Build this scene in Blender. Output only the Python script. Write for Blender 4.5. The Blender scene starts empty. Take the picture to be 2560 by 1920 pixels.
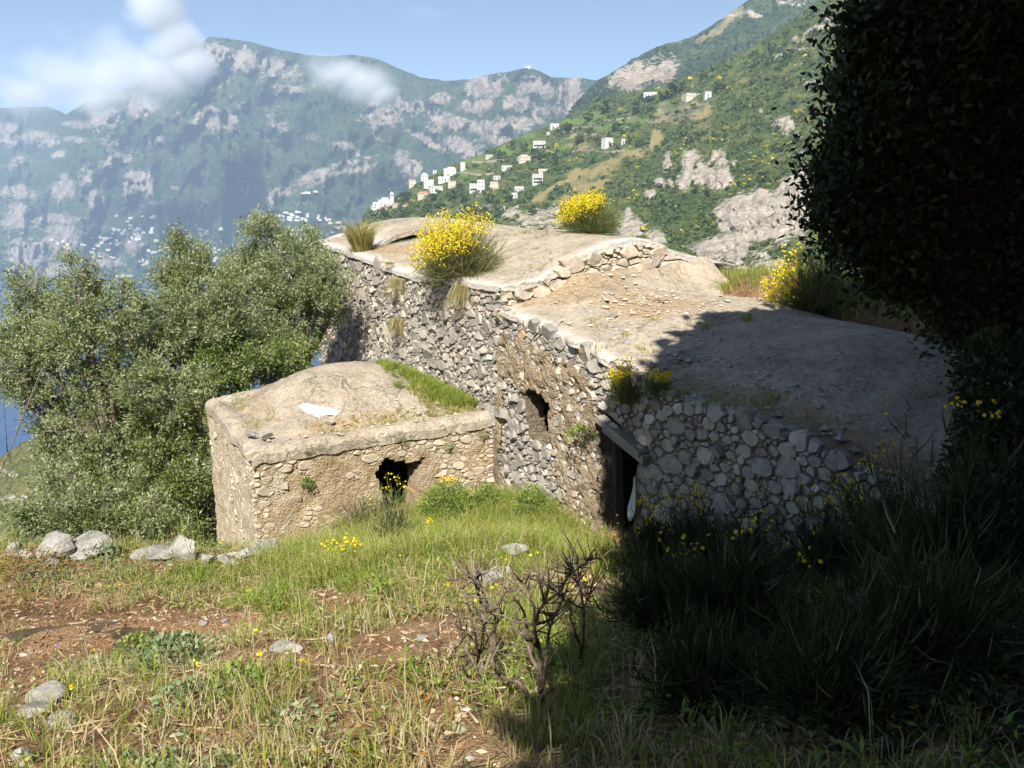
import bpy, math, random
import numpy as np
from mathutils import Vector, Matrix
R = math.radians
random.seed(7)
rng = np.random.default_rng(11)

# ------------------------------------------------------------------ camera, sky, sun, exposure
scene = bpy.context.scene
col = scene.collection
FPX, PITCH = 2050.0, R(13.0)              # focal length in photo pixels (2560 wide), tilt below the horizon
CP, SP = math.cos(PITCH), math.sin(PITCH)

camd = bpy.data.cameras.new('camera')
camd.sensor_fit = 'HORIZONTAL'; camd.sensor_width = 36.0; camd.lens = 36.0 * FPX / 2560.0
camd.clip_start = 0.05; camd.clip_end = 60000.0
cam = bpy.data.objects.new('camera', camd); col.objects.link(cam)
cam.location = (0, 0, 0); cam.rotation_euler = (math.pi / 2 - PITCH, 0, 0)
scene.camera = cam

SUN_EL, SUN_AZ_L = R(46.0), (0.12, 1.0)   # elevation; horizontal direction the light travels
world = bpy.data.worlds.new('World'); scene.world = world; world.use_nodes = True
wn = world.node_tree.nodes; wl = world.node_tree.links
for n in list(wn): wn.remove(n)
wout = wn.new('ShaderNodeOutputWorld'); wbg = wn.new('ShaderNodeBackground'); wsky = wn.new('ShaderNodeTexSky')
wsky.sky_type = 'NISHITA'; wsky.sun_disc = False; wsky.sun_elevation = SUN_EL
wsky.altitude = 350; wsky.air_density = 0.75; wsky.dust_density = 0.25; wsky.ozone_density = 2.0
_az = math.atan2(-SUN_AZ_L[0], -SUN_AZ_L[1])          # compass bearing of the sun, from +Y towards +X
wsky.sun_rotation = _az
wbg.inputs['Strength'].default_value = 0.05
wl.new(wsky.outputs[0], wbg.inputs['Color']); wl.new(wbg.outputs[0], wout.inputs['Surface'])

sund = bpy.data.lights.new('sun', 'SUN'); sund.energy = 5.0; sund.angle = R(0.5); sund.color = (1.0, 0.95, 0.86)
sun = bpy.data.objects.new('sun', sund); col.objects.link(sun)
_h = Vector((SUN_AZ_L[0], SUN_AZ_L[1], 0)).normalized()
SUNDIR = Vector((_h.x * math.cos(SUN_EL), _h.y * math.cos(SUN_EL), -math.sin(SUN_EL)))
sun.rotation_euler = SUNDIR.to_track_quat('-Z', 'Y').to_euler()
sun.location = (0, -20, 40)

vs = scene.view_settings
vs.view_transform = 'Standard'; vs.look = 'None'; vs.gamma = 1.0; vs.use_curve_mapping = False
vs.exposure = 1.15
scene.render.engine = 'CYCLES'
cy = scene.cycles
cy.use_denoising = True
cy.max_bounces = 6; cy.diffuse_bounces = 3; cy.glossy_bounces = 2; cy.transmission_bounces = 3; cy.volume_bounces = 1
cy.transparent_max_bounces = 8; cy.caustics_reflective = False; cy.caustics_refractive = False
cy.use_adaptive_sampling = True; cy.adaptive_threshold = 0.02

# ------------------------------------------------------------------ pixels to directions
def ray(px, py):
    """direction through a photo pixel, scaled so that its y component is 1"""
    x = (px - 1280.0) / FPX; yu = (960.0 - py) / FPX
    dy = CP + yu * SP; dz = -SP + yu * CP
    return x / dy, dz / dy
def at(px, py, Y):
    a, b = ray(px, py); return Vector((a * Y, Y, b * Y))
def proj(x, y, z):
    """photo pixel of a world point"""
    f = y * CP - z * SP; up = y * SP + z * CP
    return 1280 + FPX * x / f, 960 - FPX * up / f

# ------------------------------------------------------------------ numpy noise
def _hash(ix, iy, iz, seed):
    h = (ix.astype(np.int64) * 374761393 + iy.astype(np.int64) * 668265263 + iz.astype(np.int64) * 2147483647 + seed * 974634777) & 0xFFFFFFFF
    h = ((h ^ (h >> 13)) * 1274126177) & 0xFFFFFFFF
    h = (h ^ (h >> 16)) & 0xFFFFFFFF
    return h / 4294967295.0
def vnoise(x, y, z=0.0, seed=0):
    x = np.asarray(x, float); y = np.asarray(y, float); z = np.asarray(z, float) + np.zeros_like(x)
    x, y, z = np.broadcast_arrays(x, y, z)
    fx, fy, fz = np.floor(x), np.floor(y), np.floor(z)
    tx, ty, tz = x - fx, y - fy, z - fz
    tx = tx * tx * (3 - 2 * tx); ty = ty * ty * (3 - 2 * ty); tz = tz * tz * (3 - 2 * tz)
    r = 0
    for i in (0, 1):
        for j in (0, 1):
            for k in (0, 1):
                w = (tx if i else 1 - tx) * (ty if j else 1 - ty) * (tz if k else 1 - tz)
                r = r + w * _hash(fx + i, fy + j, fz + k, seed)
    return r * 2 - 1
def fbm(x, y, z=0.0, seed=0, octs=4, gain=0.5):
    a, s, t = 1.0, 0.0, 0.0; m = 1.0
    for o in range(octs):
        s = s + a * vnoise(np.asarray(x) * m, np.asarray(y) * m, np.asarray(z) * m, seed + o * 17); t += a; a *= gain; m *= 2.03
    return s / t
def ridged(x, y, z=0.0, seed=0, octs=4):
    a, s, t, m = 1.0, 0.0, 0.0, 1.0
    for o in range(octs):
        s = s + a * (1 - np.abs(vnoise(np.asarray(x) * m, np.asarray(y) * m, np.asarray(z) * m, seed + o * 31))); t += a; a *= 0.5; m *= 2.1
    return s / t
def sstep(a, b, x):
    t = np.clip((np.asarray(x, float) - a) / (b - a), 0, 1); return t * t * (3 - 2 * t)

class TPS:
    """thin-plate spline through (x, y) -> z control points"""
    def __init__(self, pts, smooth=1e-3):
        P = np.array(pts, float); self.c = P[:, :2]; n = len(P)
        K = self._k(self.c, self.c) + np.eye(n) * smooth
        A = np.zeros((n + 3, n + 3)); A[:n, :n] = K
        A[:n, n] = 1; A[:n, n + 1:] = self.c; A[n, :n] = 1; A[n + 1:, :n] = self.c.T
        b = np.zeros(n + 3); b[:n] = P[:, 2]
        self.w = np.linalg.solve(A, b)
    @staticmethod
    def _k(a, b):
        d2 = ((a[:, None, :] - b[None, :, :]) ** 2).sum(-1)
        return d2 * np.log(np.maximum(d2, 1e-12)) * 0.5
    def __call__(self, x, y):
        x = np.asarray(x, float); shp = x.shape
        q = np.stack([x.ravel(), np.asarray(y, float).ravel()], 1)
        n = len(self.c)
        r = np.zeros(len(q))
        for i in range(0, len(q), 20000):
            qq = q[i:i + 20000]
            r[i:i + 20000] = self._k(qq, self.c) @ self.w[:n] + self.w[n] + qq @ self.w[n + 1:]
        return r.reshape(shp)
def lerp1(pts, x):
    p = np.array(pts, float); return np.interp(x, p[:, 0], p[:, 1])

# ------------------------------------------------------------------ objects
def tag(o, label=None, cat=None, group=None, kind=None):
    if label: o['label'] = label
    if cat: o['category'] = cat
    if group: o['group'] = group
    if kind: o['kind'] = kind
    return o
def empty(name, loc, label=None, cat=None, group=None):
    o = bpy.data.objects.new(name, None); col.objects.link(o); o.location = loc
    o.empty_display_size = 0.2
    return tag(o, label, cat, group)
def npmesh(name, V, F, mat=None, smooth=False, attrs=None):
    """mesh from numpy verts and an (n, 3 or 4) face array, or a list of such arrays / polygons"""
    V = np.asarray(V, np.float32).reshape(-1, 3)
    me = bpy.data.meshes.new(name)
    if isinstance(F, list) and (len(F) == 0 or not isinstance(F[0], np.ndarray)):
        me.from_pydata([tuple(map(float, v)) for v in V], [], F)
    else:
        arrs = F if isinstance(F, list) else [F]
        loops = np.concatenate([a.ravel() for a in arrs]).astype(np.int32)
        tot = np.concatenate([np.full(len(a), a.shape[1]) for a in arrs]).astype(np.int32)
        st = np.concatenate([[0], np.cumsum(tot)[:-1]]).astype(np.int32)
        me.vertices.add(len(V)); me.vertices.foreach_set('co', V.ravel())
        me.loops.add(len(loops)); me.loops.foreach_set('vertex_index', loops)
        me.polygons.add(len(tot)); me.polygons.foreach_set('loop_start', st)
        me.update(calc_edges=True)
    for an, av in (attrs or {}).items():
        a = me.attributes.new(an, 'FLOAT', 'POINT'); a.data.foreach_set('value', np.asarray(av, np.float32))
    if mat: me.materials.append(mat)
    me.polygons.foreach_set('use_smooth', np.full(len(me.polygons), smooth))
    me.update()
    return me
def mk(name, V, F, mat, parent=None, smooth=False, attrs=None, loc=None):
    """object whose mesh is given in world coordinates; origin moved to its base"""
    V = np.asarray(V, float).reshape(-1, 3)
    if loc is None:
        lo, hi = V.min(0), V.max(0); loc = ((lo[0] + hi[0]) / 2, (lo[1] + hi[1]) / 2, lo[2])
    loc = np.array(loc, float)
    o = bpy.data.objects.new(name, npmesh(name, V - loc, F, mat, smooth, attrs)); col.objects.link(o)
    if parent is not None:
        o.parent = parent
        pl = np.array(worldloc(parent)); o.location = loc - pl
    else:
        o.location = loc
    return o
def worldloc(o):
    l = Vector(o.location)
    while o.parent: o = o.parent; l = l + Vector(o.location)
    return l
class MB:
    """collects verts and faces"""
    def __init__(s): s.v = []; s.f = []; s.n = 0; s.a = []
    def add(s, V, F, a=0.0):
        V = np.asarray(V, float).reshape(-1, 3); s.v.append(V)
        s.f += [tuple(int(i) + s.n for i in f) for f in F]; s.n += len(V)
        s.a.append(np.full(len(V), a)); return s
    def V(s): return np.concatenate(s.v)
    def build(s, name, mat, parent=None, smooth=False, loc=None):
        return mk(name, s.V(), s.f, mat, parent, smooth, {'tint': np.concatenate(s.a)}, loc)
def grid_faces(nu, nv, wrap=False):
    i = np.arange(nu - 1)[:, None] * nv + np.arange(nv - 1)[None, :]
    i = i.ravel(); return np.stack([i, i + nv, i + nv + 1, i + 1], 1)
def tube(path, radii, k=6):
    """verts, faces of a tapered tube along a polyline"""
    P = np.array([list(p) for p in path], float); n = len(P)
    T = np.gradient(P, axis=0); T /= np.maximum(np.linalg.norm(T, axis=1, keepdims=True), 1e-9)
    ref = np.array([0.3, 0.2, 1.0]) if abs(T[0][2]) < 0.9 else np.array([1.0, 0.2, 0.0])
    V = []
    for i in range(n):
        a = np.cross(T[i], ref); a /= max(np.linalg.norm(a), 1e-9); b = np.cross(T[i], a)
        for j in range(k):
            t = 2 * math.pi * j / k
            V.append(P[i] + radii[i] * (math.cos(t) * a + math.sin(t) * b))
    F = []
    for i in range(n - 1):
        for j in range(k):
            F.append((i * k + j, i * k + (j + 1) % k, (i + 1) * k + (j + 1) % k, (i + 1) * k + j))
    F.append(tuple(range(k))[::-1]); F.append(tuple((n - 1) * k + j for j in range(k)))
    return V, F
def boxv(c, ax, ay, az):
    """box from centre and three half-axis vectors"""
    c, ax, ay, az = (np.array(list(q), float) for q in (c, ax, ay, az))
    V = [c + sx * ax + sy * ay + sz * az for sx in (-1, 1) for sy in (-1, 1) for sz in (-1, 1)]
    F = [(0, 1, 3, 2), (4, 6, 7, 5), (0, 4, 5, 1), (2, 3, 7, 6), (0, 2, 6, 4), (1, 5, 7, 3)]
    return V, F

# ------------------------------------------------------------------ materials
class NT:
    def __init__(s, name):
        s.m = bpy.data.materials.new(name); s.m.use_nodes = True; s.t = s.m.node_tree
        for n in list(s.t.nodes): s.t.nodes.remove(n)
        s.out = s.t.nodes.new('ShaderNodeOutputMaterial')
    def n(s, typ, **kw):
        n = s.t.nodes.new(typ)
        for k, v in kw.items():
            if k.startswith('in_'):
                key = k[3:].replace('_', ' ')
                n.inputs[key].default_value = v
            else: setattr(n, k, v)
        return n
    def l(s, a, b): s.t.links.new(a, b)
    def coord(s, kind='Object'):
        return s.n('ShaderNodeTexCoord').outputs[kind]
    def pos(s): return s.n('ShaderNodeNewGeometry').outputs['Position']
    def noise(s, vec, scale, detail=6, rough=0.6, dist=0.0):
        n = s.n('ShaderNodeTexNoise'); n.inputs['Scale'].default_value = scale; n.inputs['Detail'].default_value = detail
        n.inputs['Roughness'].default_value = rough; n.inputs['Distortion'].default_value = dist
        s.l(vec, n.inputs['Vector']); return n.outputs['Fac']
    def voro(s, vec, scale, feature='F1', out='Distance'):
        n = s.n('ShaderNodeTexVoronoi'); n.feature = feature; n.inputs['Scale'].default_value = scale
        s.l(vec, n.inputs['Vector']); return n.outputs[out]
    def ramp(s, fac, stops, interp='LINEAR'):
        n = s.n('ShaderNodeValToRGB'); n.color_ramp.interpolation = interp
        e = n.color_ramp.elements
        while len(e) > len(stops): e.remove(e[-1])
        while len(e) < len(stops): e.new(0.5)
        for el, (p, c) in zip(e, stops):
            el.position = p; el.color = (*c, 1) if len(c) == 3 else c
        s.l(fac, n.inputs['Fac']); return n.outputs['Color']
    def fr(s, fac, lo, hi, a=0.0, b=1.0):
        n = s.n('ShaderNodeMapRange'); n.clamp = True
        for k, v in zip(('From Min', 'From Max', 'To Min', 'To Max'), (lo, hi, a, b)): n.inputs[k].default_value = v
        s.l(fac, n.inputs['Value']); return n.outputs['Result']
    def math(s, op, a, b=None):
        n = s.n('ShaderNodeMath', operation=op)
        for i, q in enumerate((a, b)):
            if q is None: continue
            if isinstance(q, (int, float)): n.inputs[i].default_value = q
            else: s.l(q, n.inputs[i])
        return n.outputs[0]
    def mix(s, fac, a, b, mode='MIX'):
        n = s.n('ShaderNodeMix', data_type='RGBA', blend_type=mode)
        if isinstance(fac, (int, float)): n.inputs[0].default_value = fac
        else: s.l(fac, n.inputs[0])
        for sock, q in ((n.inputs[6], a), (n.inputs[7], b)):
            if isinstance(q, tuple): sock.default_value = (*q, 1)
            else: s.l(q, sock)
        return n.outputs[2]
    def attr(s, name): return s.n('ShaderNodeAttribute', attribute_name=name).outputs['Fac']
    def bump(s, h, strength, dist):
        n = s.n('ShaderNodeBump'); n.inputs['Strength'].default_value = strength; n.inputs['Distance'].default_value = dist
        s.l(h, n.inputs['Height']); return n.outputs['Normal']
    def done(s, color, rough=0.9, normal=None, spec=0.2, trans=0.0):
        b = s.n('ShaderNodeBsdfPrincipled'); b.inputs['Roughness'].default_value = rough
        b.inputs['Specular IOR Level'].default_value = spec
        if isinstance(color, tuple): b.inputs['Base Color'].default_value = (*color, 1)
        else: s.l(color, b.inputs['Base Color'])
        if normal is not None: s.l(normal, b.inputs['Normal'])
        o = b.outputs[0]
        if trans > 0:
            t = s.n('ShaderNodeBsdfTranslucent')
            if isinstance(color, tuple): t.inputs['Color'].default_value = (*color, 1)
            else: s.l(color, t.inputs['Color'])
            m = s.n('ShaderNodeMixShader'); m.inputs[0].default_value = trans
            s.l(o, m.inputs[1]); s.l(t.outputs[0], m.inputs[2]); o = m.outputs[0]
        s.l(o, s.out.inputs['Surface']); return s.m

def leaf_mat(name, stops, trans=0.3, rough=0.6, spec=0.25):
    t = NT(name)
    r = t.n('ShaderNodeNewGeometry').outputs['Random Per Island']
    c = t.ramp(r, stops)
    return t.done(c, rough, None, spec, trans)
# ------------------------------------------------------------------ material library
def m_soil():
    t = NT('soil'); p = t.pos()
    a = t.noise(p, 1.3, 5, 0.62); b = t.noise(p, 22, 6, 0.7); c = t.voro(p, 55)
    base = t.ramp(a, [(0.30, (0.16, 0.09, 0.05)), (0.48, (0.29, 0.175, 0.10)), (0.62, (0.40, 0.275, 0.165)), (0.75, (0.33, 0.25, 0.13))])
    fine = t.ramp(b, [(0.3, (0.45, 0.42, 0.38)), (0.55, (1.0, 0.96, 0.9)), (0.75, (1.5, 1.4, 1.25))])
    colr = t.mix(1.0, base, fine, 'MULTIPLY')
    h = t.math('ADD', t.math('MULTIPLY', b, 1.0), t.math('MULTIPLY', c, 0.5))
    return t.done(colr, 0.95, t.bump(h, 0.9, 0.05), 0.1)
def m_stone(name='limestone_rubble', gray=1.0, warm=0.0):
    t = NT(name); p = t.pos(); tint = t.attr('tint')
    base = t.ramp(tint, [(0.0, (0.23 * gray, 0.215 * gray, 0.198 * gray)), (0.3, (0.315 * gray, 0.292 * gray, 0.263 * gray)),
                         (0.6, (0.41 * gray, 0.378 * gray, 0.333 * gray)), (0.84, (0.50 * gray, 0.455 * gray, 0.39 * gray)),
                         (0.90, (0.42, 0.30, 0.19)), (0.94, (0.30, 0.28, 0.26)), (1.0, (0.68, 0.65, 0.6))])
    n1 = t.noise(p, 9, 7, 0.65); n2 = t.noise(p, 60, 4, 0.7)
    v = t.ramp(n1, [(0.3, (0.6, 0.59, 0.58)), (0.5, (1, 0.98, 0.95)), (0.72, (1.35, 1.27, 1.15))])
    c = t.mix(1.0, base, v, 'MULTIPLY')
    lich = t.fr(t.noise(p, 26, 5, 0.7), 0.62, 0.72)
    c = t.mix(t.math('MULTIPLY', lich, 0.45), c, (0.5, 0.47, 0.40))
    if warm: c = t.mix(warm, c, (0.50, 0.40, 0.27))
    h = t.math('ADD', n1, t.math('MULTIPLY', n2, 0.4))
    return t.done(c, 0.92, t.bump(h, 0.7, 0.03), 0.15)
def m_mortar(name, stops, sc=7.0, bd=0.05, spec=0.1):
    t = NT(name); p = t.pos()
    a = t.noise(p, sc, 8, 0.7, 0.4); b = t.noise(p, 45, 5, 0.75)
    c = t.ramp(a, stops)
    f = t.ramp(b, [(0.3, (0.55, 0.52, 0.48)), (0.55, (1, 1, 1)), (0.8, (1.35, 1.3, 1.2))])
    c = t.mix(1.0, c, f, 'MULTIPLY')
    g = t.voro(p, 26)
    h = t.math('ADD', t.math('ADD', a, t.math('MULTIPLY', b, 0.7)), t.math('MULTIPLY', g, 0.6))
    return t.done(c, 0.95, t.bump(h, 1.0, bd), spec)
def m_roof():
    """weathered lime plaster of the vaults; attribute edge = worn white rim, dirt = earth and rubble showing"""
    t = NT('weathered_lime_roof'); p = t.pos()
    a = t.noise(p, 0.9, 7, 0.65, 0.5); b = t.noise(p, 14, 7, 0.7); s = t.noise(p, 90, 3, 0.7); w = t.noise(p, 3.2, 8, 0.7, 0.7)
    c = t.ramp(a, [(0.30, (0.35, 0.295, 0.23)), (0.45, (0.48, 0.41, 0.32)), (0.6, (0.56, 0.49, 0.395)), (0.75, (0.45, 0.40, 0.325))])
    c = t.mix(1.0, c, t.ramp(b, [(0.3, (0.70, 0.68, 0.65)), (0.5, (1, 1, 1)), (0.75, (1.2, 1.18, 1.14))]), 'MULTIPLY')
    dark = t.math('MULTIPLY', t.fr(t.noise(p, 1.6, 6, 0.7, 0.3), 0.42, 0.60), t.fr(t.noise(p, 15, 9, 0.85, 0.4), 0.48, 0.56))
    c = t.mix(t.math('MULTIPLY', dark, 0.8), c, (0.105, 0.098, 0.085))
    dark2 = t.fr(t.noise(p, 5, 9, 0.8, 0.6), 0.57, 0.68)
    c = t.mix(t.math('MULTIPLY', dark2, 0.6), c, (0.19, 0.165, 0.13))
    wv = t.n('ShaderNodeVectorMath', operation='ADD'); t.l(p, wv.inputs[0]); nn = t.n('ShaderNodeTexNoise'); nn.inputs['Scale'].default_value = 1.6; nn.inputs['Detail'].default_value = 8; t.l(p, nn.inputs['Vector']); t.l(nn.outputs['Color'], wv.inputs[1])
    crack = t.math('MULTIPLY', t.fr(t.voro(wv.outputs[0], 0.6, 'DISTANCE_TO_EDGE'), 0.016, 0.0), t.fr(t.noise(p, 0.8, 3, 0.5), 0.45, 0.6))
    c = t.mix(t.math('MULTIPLY', crack, 0.28), c, (0.10, 0.085, 0.07))
    e = t.math('MULTIPLY', t.attr('edge'), t.fr(w, 0.30, 0.62, 0.35, 1.0))
    c = t.mix(e, c, (0.74, 0.70, 0.64))
    d = t.fr(t.math('ADD', t.attr('dirt'), t.math('MULTIPLY', t.math('SUBTRACT', w, 0.5), 1.6)), 0.35, 0.75)
    c = t.mix(t.math('MULTIPLY', d, 0.8), c, t.ramp(b, [(0.3, (0.25, 0.165, 0.085)), (0.5, (0.40, 0.29, 0.17)), (0.66, (0.52, 0.42, 0.28)), (0.74, (0.6, 0.55, 0.47))]))
    c = t.mix(1.0, c, t.ramp(s, [(0.3, (0.72, 0.70, 0.68)), (0.6, (1.06, 1.05, 1.04))]), 'MULTIPLY')
    h = t.math('SUBTRACT', t.math('ADD', t.math('MULTIPLY', w, 1.2), t.math('ADD', b, t.math('MULTIPLY', s, 0.35))), t.math('MULTIPLY', crack, 0.6))
    return t.done(c, 0.93, t.bump(h, 0.9, 0.06), 0.15)
def m_wood(name, a, b):
    t = NT(name); p = t.coord('Object')
    mp = t.n('ShaderNodeMapping'); mp.inputs['Scale'].default_value = (2, 2, 30); t.l(p, mp.inputs['Vector'])
    n = t.noise(mp.outputs[0], 6, 6, 0.7)
    return t.done(t.ramp(n, [(0.3, a), (0.7, b)]), 0.85, t.bump(n, 0.6, 0.02), 0.2)
def m_rock(name='limestone_rock', dk=1.0):
    t = NT(name); p = t.pos()
    a = t.noise(p, 3.0, 8, 0.68, 0.6); b = t.noise(p, 25, 6, 0.7)
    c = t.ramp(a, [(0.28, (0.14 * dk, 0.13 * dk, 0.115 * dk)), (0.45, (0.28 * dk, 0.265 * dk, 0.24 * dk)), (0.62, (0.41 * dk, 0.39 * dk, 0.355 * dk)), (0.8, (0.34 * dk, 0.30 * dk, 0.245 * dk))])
    c = t.mix(1.0, c, t.ramp(b, [(0.3, (0.62, 0.6, 0.58)), (0.55, (1, 1, 1)), (0.8, (1.2, 1.18, 1.15))]), 'MULTIPLY')
    h = t.math('ADD', a, t.math('MULTIPLY', b, 0.5))
    return t.done(c, 0.9, t.bump(h, 0.8, 0.06), 0.2)

M = {}
M['soil'] = m_soil()
M['stone'] = m_stone()
M['stone_pale'] = m_stone('pale_rubble', 1.1, 0.30)
M['stone_ochre'] = m_stone('plaster_smeared_rubble', 1.0, 0.5)
M['mortar'] = m_mortar('earth_mortar', [(0.3, (0.12, 0.095, 0.07)), (0.5, (0.25, 0.20, 0.145)), (0.7, (0.38, 0.32, 0.24))])
M['earthplaster'] = m_mortar('crumbling_earth_plaster', [(0.3, (0.27, 0.20, 0.13)), (0.48, (0.43, 0.335, 0.225)), (0.7, (0.56, 0.46, 0.335))], 5.0, 0.09)
M['ochre'] = m_mortar('ochre_earth_plaster', [(0.3, (0.30, 0.215, 0.13)), (0.46, (0.44, 0.34, 0.215)), (0.6, (0.51, 0.42, 0.295)), (0.75, (0.56, 0.505, 0.425))], 2.6, 0.05)
M['cream'] = m_mortar('pale_lime_render', [(0.3, (0.40, 0.29, 0.17)), (0.5, (0.55, 0.47, 0.34)), (0.65, (0.60, 0.55, 0.47)), (0.8, (0.42, 0.40, 0.37))], 3.6, 0.05)
M['roof'] = m_roof()
M['whitewash'] = m_mortar('whitewash_remnant', [(0.3, (0.72, 0.70, 0.66)), (0.7, (0.85, 0.84, 0.81))], 12, 0.01)
M['wood'] = m_wood('weathered_wood', (0.16, 0.14, 0.12), (0.36, 0.33, 0.29))
M['wood_dark'] = m_wood('dark_wood', (0.05, 0.042, 0.035), (0.14, 0.12, 0.10))
M['rock'] = m_rock()
M['rock_dark'] = m_rock('rock_shade_tone', 0.45)  # darker copy of the limestone; shade is put into its colour
M['cloth'] = NT('white_cloth').done((0.75, 0.76, 0.78), 0.8, None, 0.1, 0.2)
M['inside'] = NT('darkened_inner_wall').done((0.06, 0.05, 0.045), 0.95)  # near-black colour stands in for the unlit rooms
M['bark'] = m_mortar('olive_bark', [(0.3, (0.10, 0.08, 0.06)), (0.5, (0.24, 0.20, 0.16)), (0.7, (0.38, 0.33, 0.27))], 9, 0.03)
M['darkbark'] = m_mortar('dark_bark', [(0.3, (0.035, 0.028, 0.02)), (0.7, (0.10, 0.08, 0.06))], 14, 0.02)
M['twig'] = m_mortar('dead_broom_twig', [(0.3, (0.09, 0.068, 0.05)), (0.5, (0.20, 0.155, 0.115)), (0.75, (0.34, 0.28, 0.22))], 16, 0.01)
M['olive'] = leaf_mat('olive_leaf', [(0.0, (0.15, 0.185, 0.075)), (0.35, (0.245, 0.295, 0.125)), (0.65, (0.34, 0.385, 0.20)), (0.90, (0.46, 0.50, 0.34)), (1.0, (0.40, 0.34, 0.14))], 0.4, 0.5, 0.35)
M['olive_green'] = leaf_mat('fresh_leaf', [(0.0, (0.085, 0.125, 0.030)), (0.4, (0.145, 0.205, 0.046)), (0.75, (0.205, 0.27, 0.07)), (1.0, (0.30, 0.34, 0.11))], 0.4, 0.5, 0.35)
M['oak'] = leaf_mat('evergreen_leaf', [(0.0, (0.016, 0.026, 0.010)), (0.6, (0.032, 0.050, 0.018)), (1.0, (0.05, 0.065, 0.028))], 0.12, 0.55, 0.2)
M['oak_dry'] = leaf_mat('withered_leaf', [(0.0, (0.045, 0.034, 0.030)), (0.6, (0.09, 0.07, 0.065)), (1.0, (0.14, 0.11, 0.10))], 0.12, 0.6, 0.2)
M['grass'] = leaf_mat('meadow_grass', [(0.0, (0.19, 0.22, 0.04)), (0.3, (0.30, 0.32, 0.065)), (0.55, (0.43, 0.39, 0.12)), (0.8, (0.52, 0.45, 0.21)), (1.0, (0.62, 0.54, 0.33))], 0.45, 0.6)
M['grass_green'] = leaf_mat('lush_grass', [(0.0, (0.145, 0.215, 0.032)), (0.5, (0.245, 0.325, 0.05)), (0.85, (0.37, 0.41, 0.085)), (1.0, (0.50, 0.45, 0.19))], 0.45, 0.55)
M['grass_dry'] = leaf_mat('dry_grass', [(0.0, (0.33, 0.25, 0.12)), (0.5, (0.53, 0.44, 0.25)), (1.0, (0.66, 0.58, 0.39))], 0.4, 0.7)
M['grass_shade'] = leaf_mat('grass_shade_tone', [(0.0, (0.018, 0.030, 0.009)), (0.6, (0.036, 0.054, 0.015)), (1.0, (0.075, 0.08, 0.03))], 0.25, 0.6)  # darker grass copy; the slope's shade is put into its colour
M['tussock'] = leaf_mat('tussock_blade', [(0.0, (0.20, 0.20, 0.05)), (0.5, (0.33, 0.30, 0.08)), (1.0, (0.50, 0.42, 0.19))], 0.35, 0.6)
M['herb'] = leaf_mat('herb_leaf', [(0.0, (0.10, 0.165, 0.028)), (0.5, (0.18, 0.27, 0.048)), (0.85, (0.28, 0.35, 0.07)), (1.0, (0.40, 0.40, 0.12))], 0.35, 0.5)
M['herb_gray'] = leaf_mat('sage_leaf', [(0.0, (0.125, 0.180, 0.075)), (0.6, (0.21, 0.275, 0.12)), (1.0, (0.33, 0.38, 0.22))], 0.3, 0.6)
M['herb_rust'] = leaf_mat('rusty_herb_leaf', [(0.0, (0.14, 0.16, 0.03)), (0.5, (0.26, 0.24, 0.05)), (0.8, (0.36, 0.21, 0.05)), (1.0, (0.40, 0.14, 0.05))], 0.35, 0.6)
M['broom'] = leaf_mat('broom_stem', [(0.0, (0.070, 0.105, 0.026)), (0.5, (0.125, 0.170, 0.045)), (0.8, (0.20, 0.225, 0.08)), (1.0, (0.27, 0.22, 0.12))], 0.2, 0.6)
M['broom_dark'] = leaf_mat('shade_broom_stem', [(0.0, (0.025, 0.042, 0.012)), (0.6, (0.045, 0.068, 0.020)), (1.0, (0.08, 0.085, 0.035))], 0.2, 0.6)  # darker broom copy with the shade put into the stem colour
M['broom_dry'] = leaf_mat('broom_dry_stem', [(0.0, (0.13, 0.10, 0.06)), (0.6, (0.25, 0.20, 0.12)), (1.0, (0.36, 0.30, 0.19))], 0.15, 0.7)
M['flower'] = leaf_mat('broom_flower', [(0.0, (0.72, 0.52, 0.008)), (0.6, (0.82, 0.66, 0.012)), (1.0, (0.86, 0.75, 0.05))], 0.35, 0.6)
M['violet'] = leaf_mat('violet_petal', [(0.0, (0.40, 0.25, 0.6)), (1.0, (0.6, 0.4, 0.75))], 0.3)
M['pink'] = leaf_mat('pink_petal', [(0.0, (0.6, 0.2, 0.4)), (1.0, (0.75, 0.35, 0.5))], 0.3)
M['litter'] = leaf_mat('fallen_leaf', [(0.0, (0.16, 0.080, 0.040)), (0.35, (0.28, 0.165, 0.09)), (0.7, (0.40, 0.28, 0.17)), (1.0, (0.52, 0.42, 0.30))], 0.1, 0.75)
M['pebble'] = leaf_mat('pebble', [(0.0, (0.20, 0.17, 0.14)), (0.6, (0.36, 0.32, 0.27)), (1.0, (0.52, 0.49, 0.44))], 0.0, 0.9)
def m_puddle():
    t = NT('muddy_water'); p = t.pos(); n = t.noise(p, 3, 5, 0.6)
    return t.done(t.ramp(n, [(0.35, (0.045, 0.028, 0.010)), (0.65, (0.105, 0.068, 0.022))]), 0.08, None, 0.5)
M['puddle'] = m_puddle()
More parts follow.
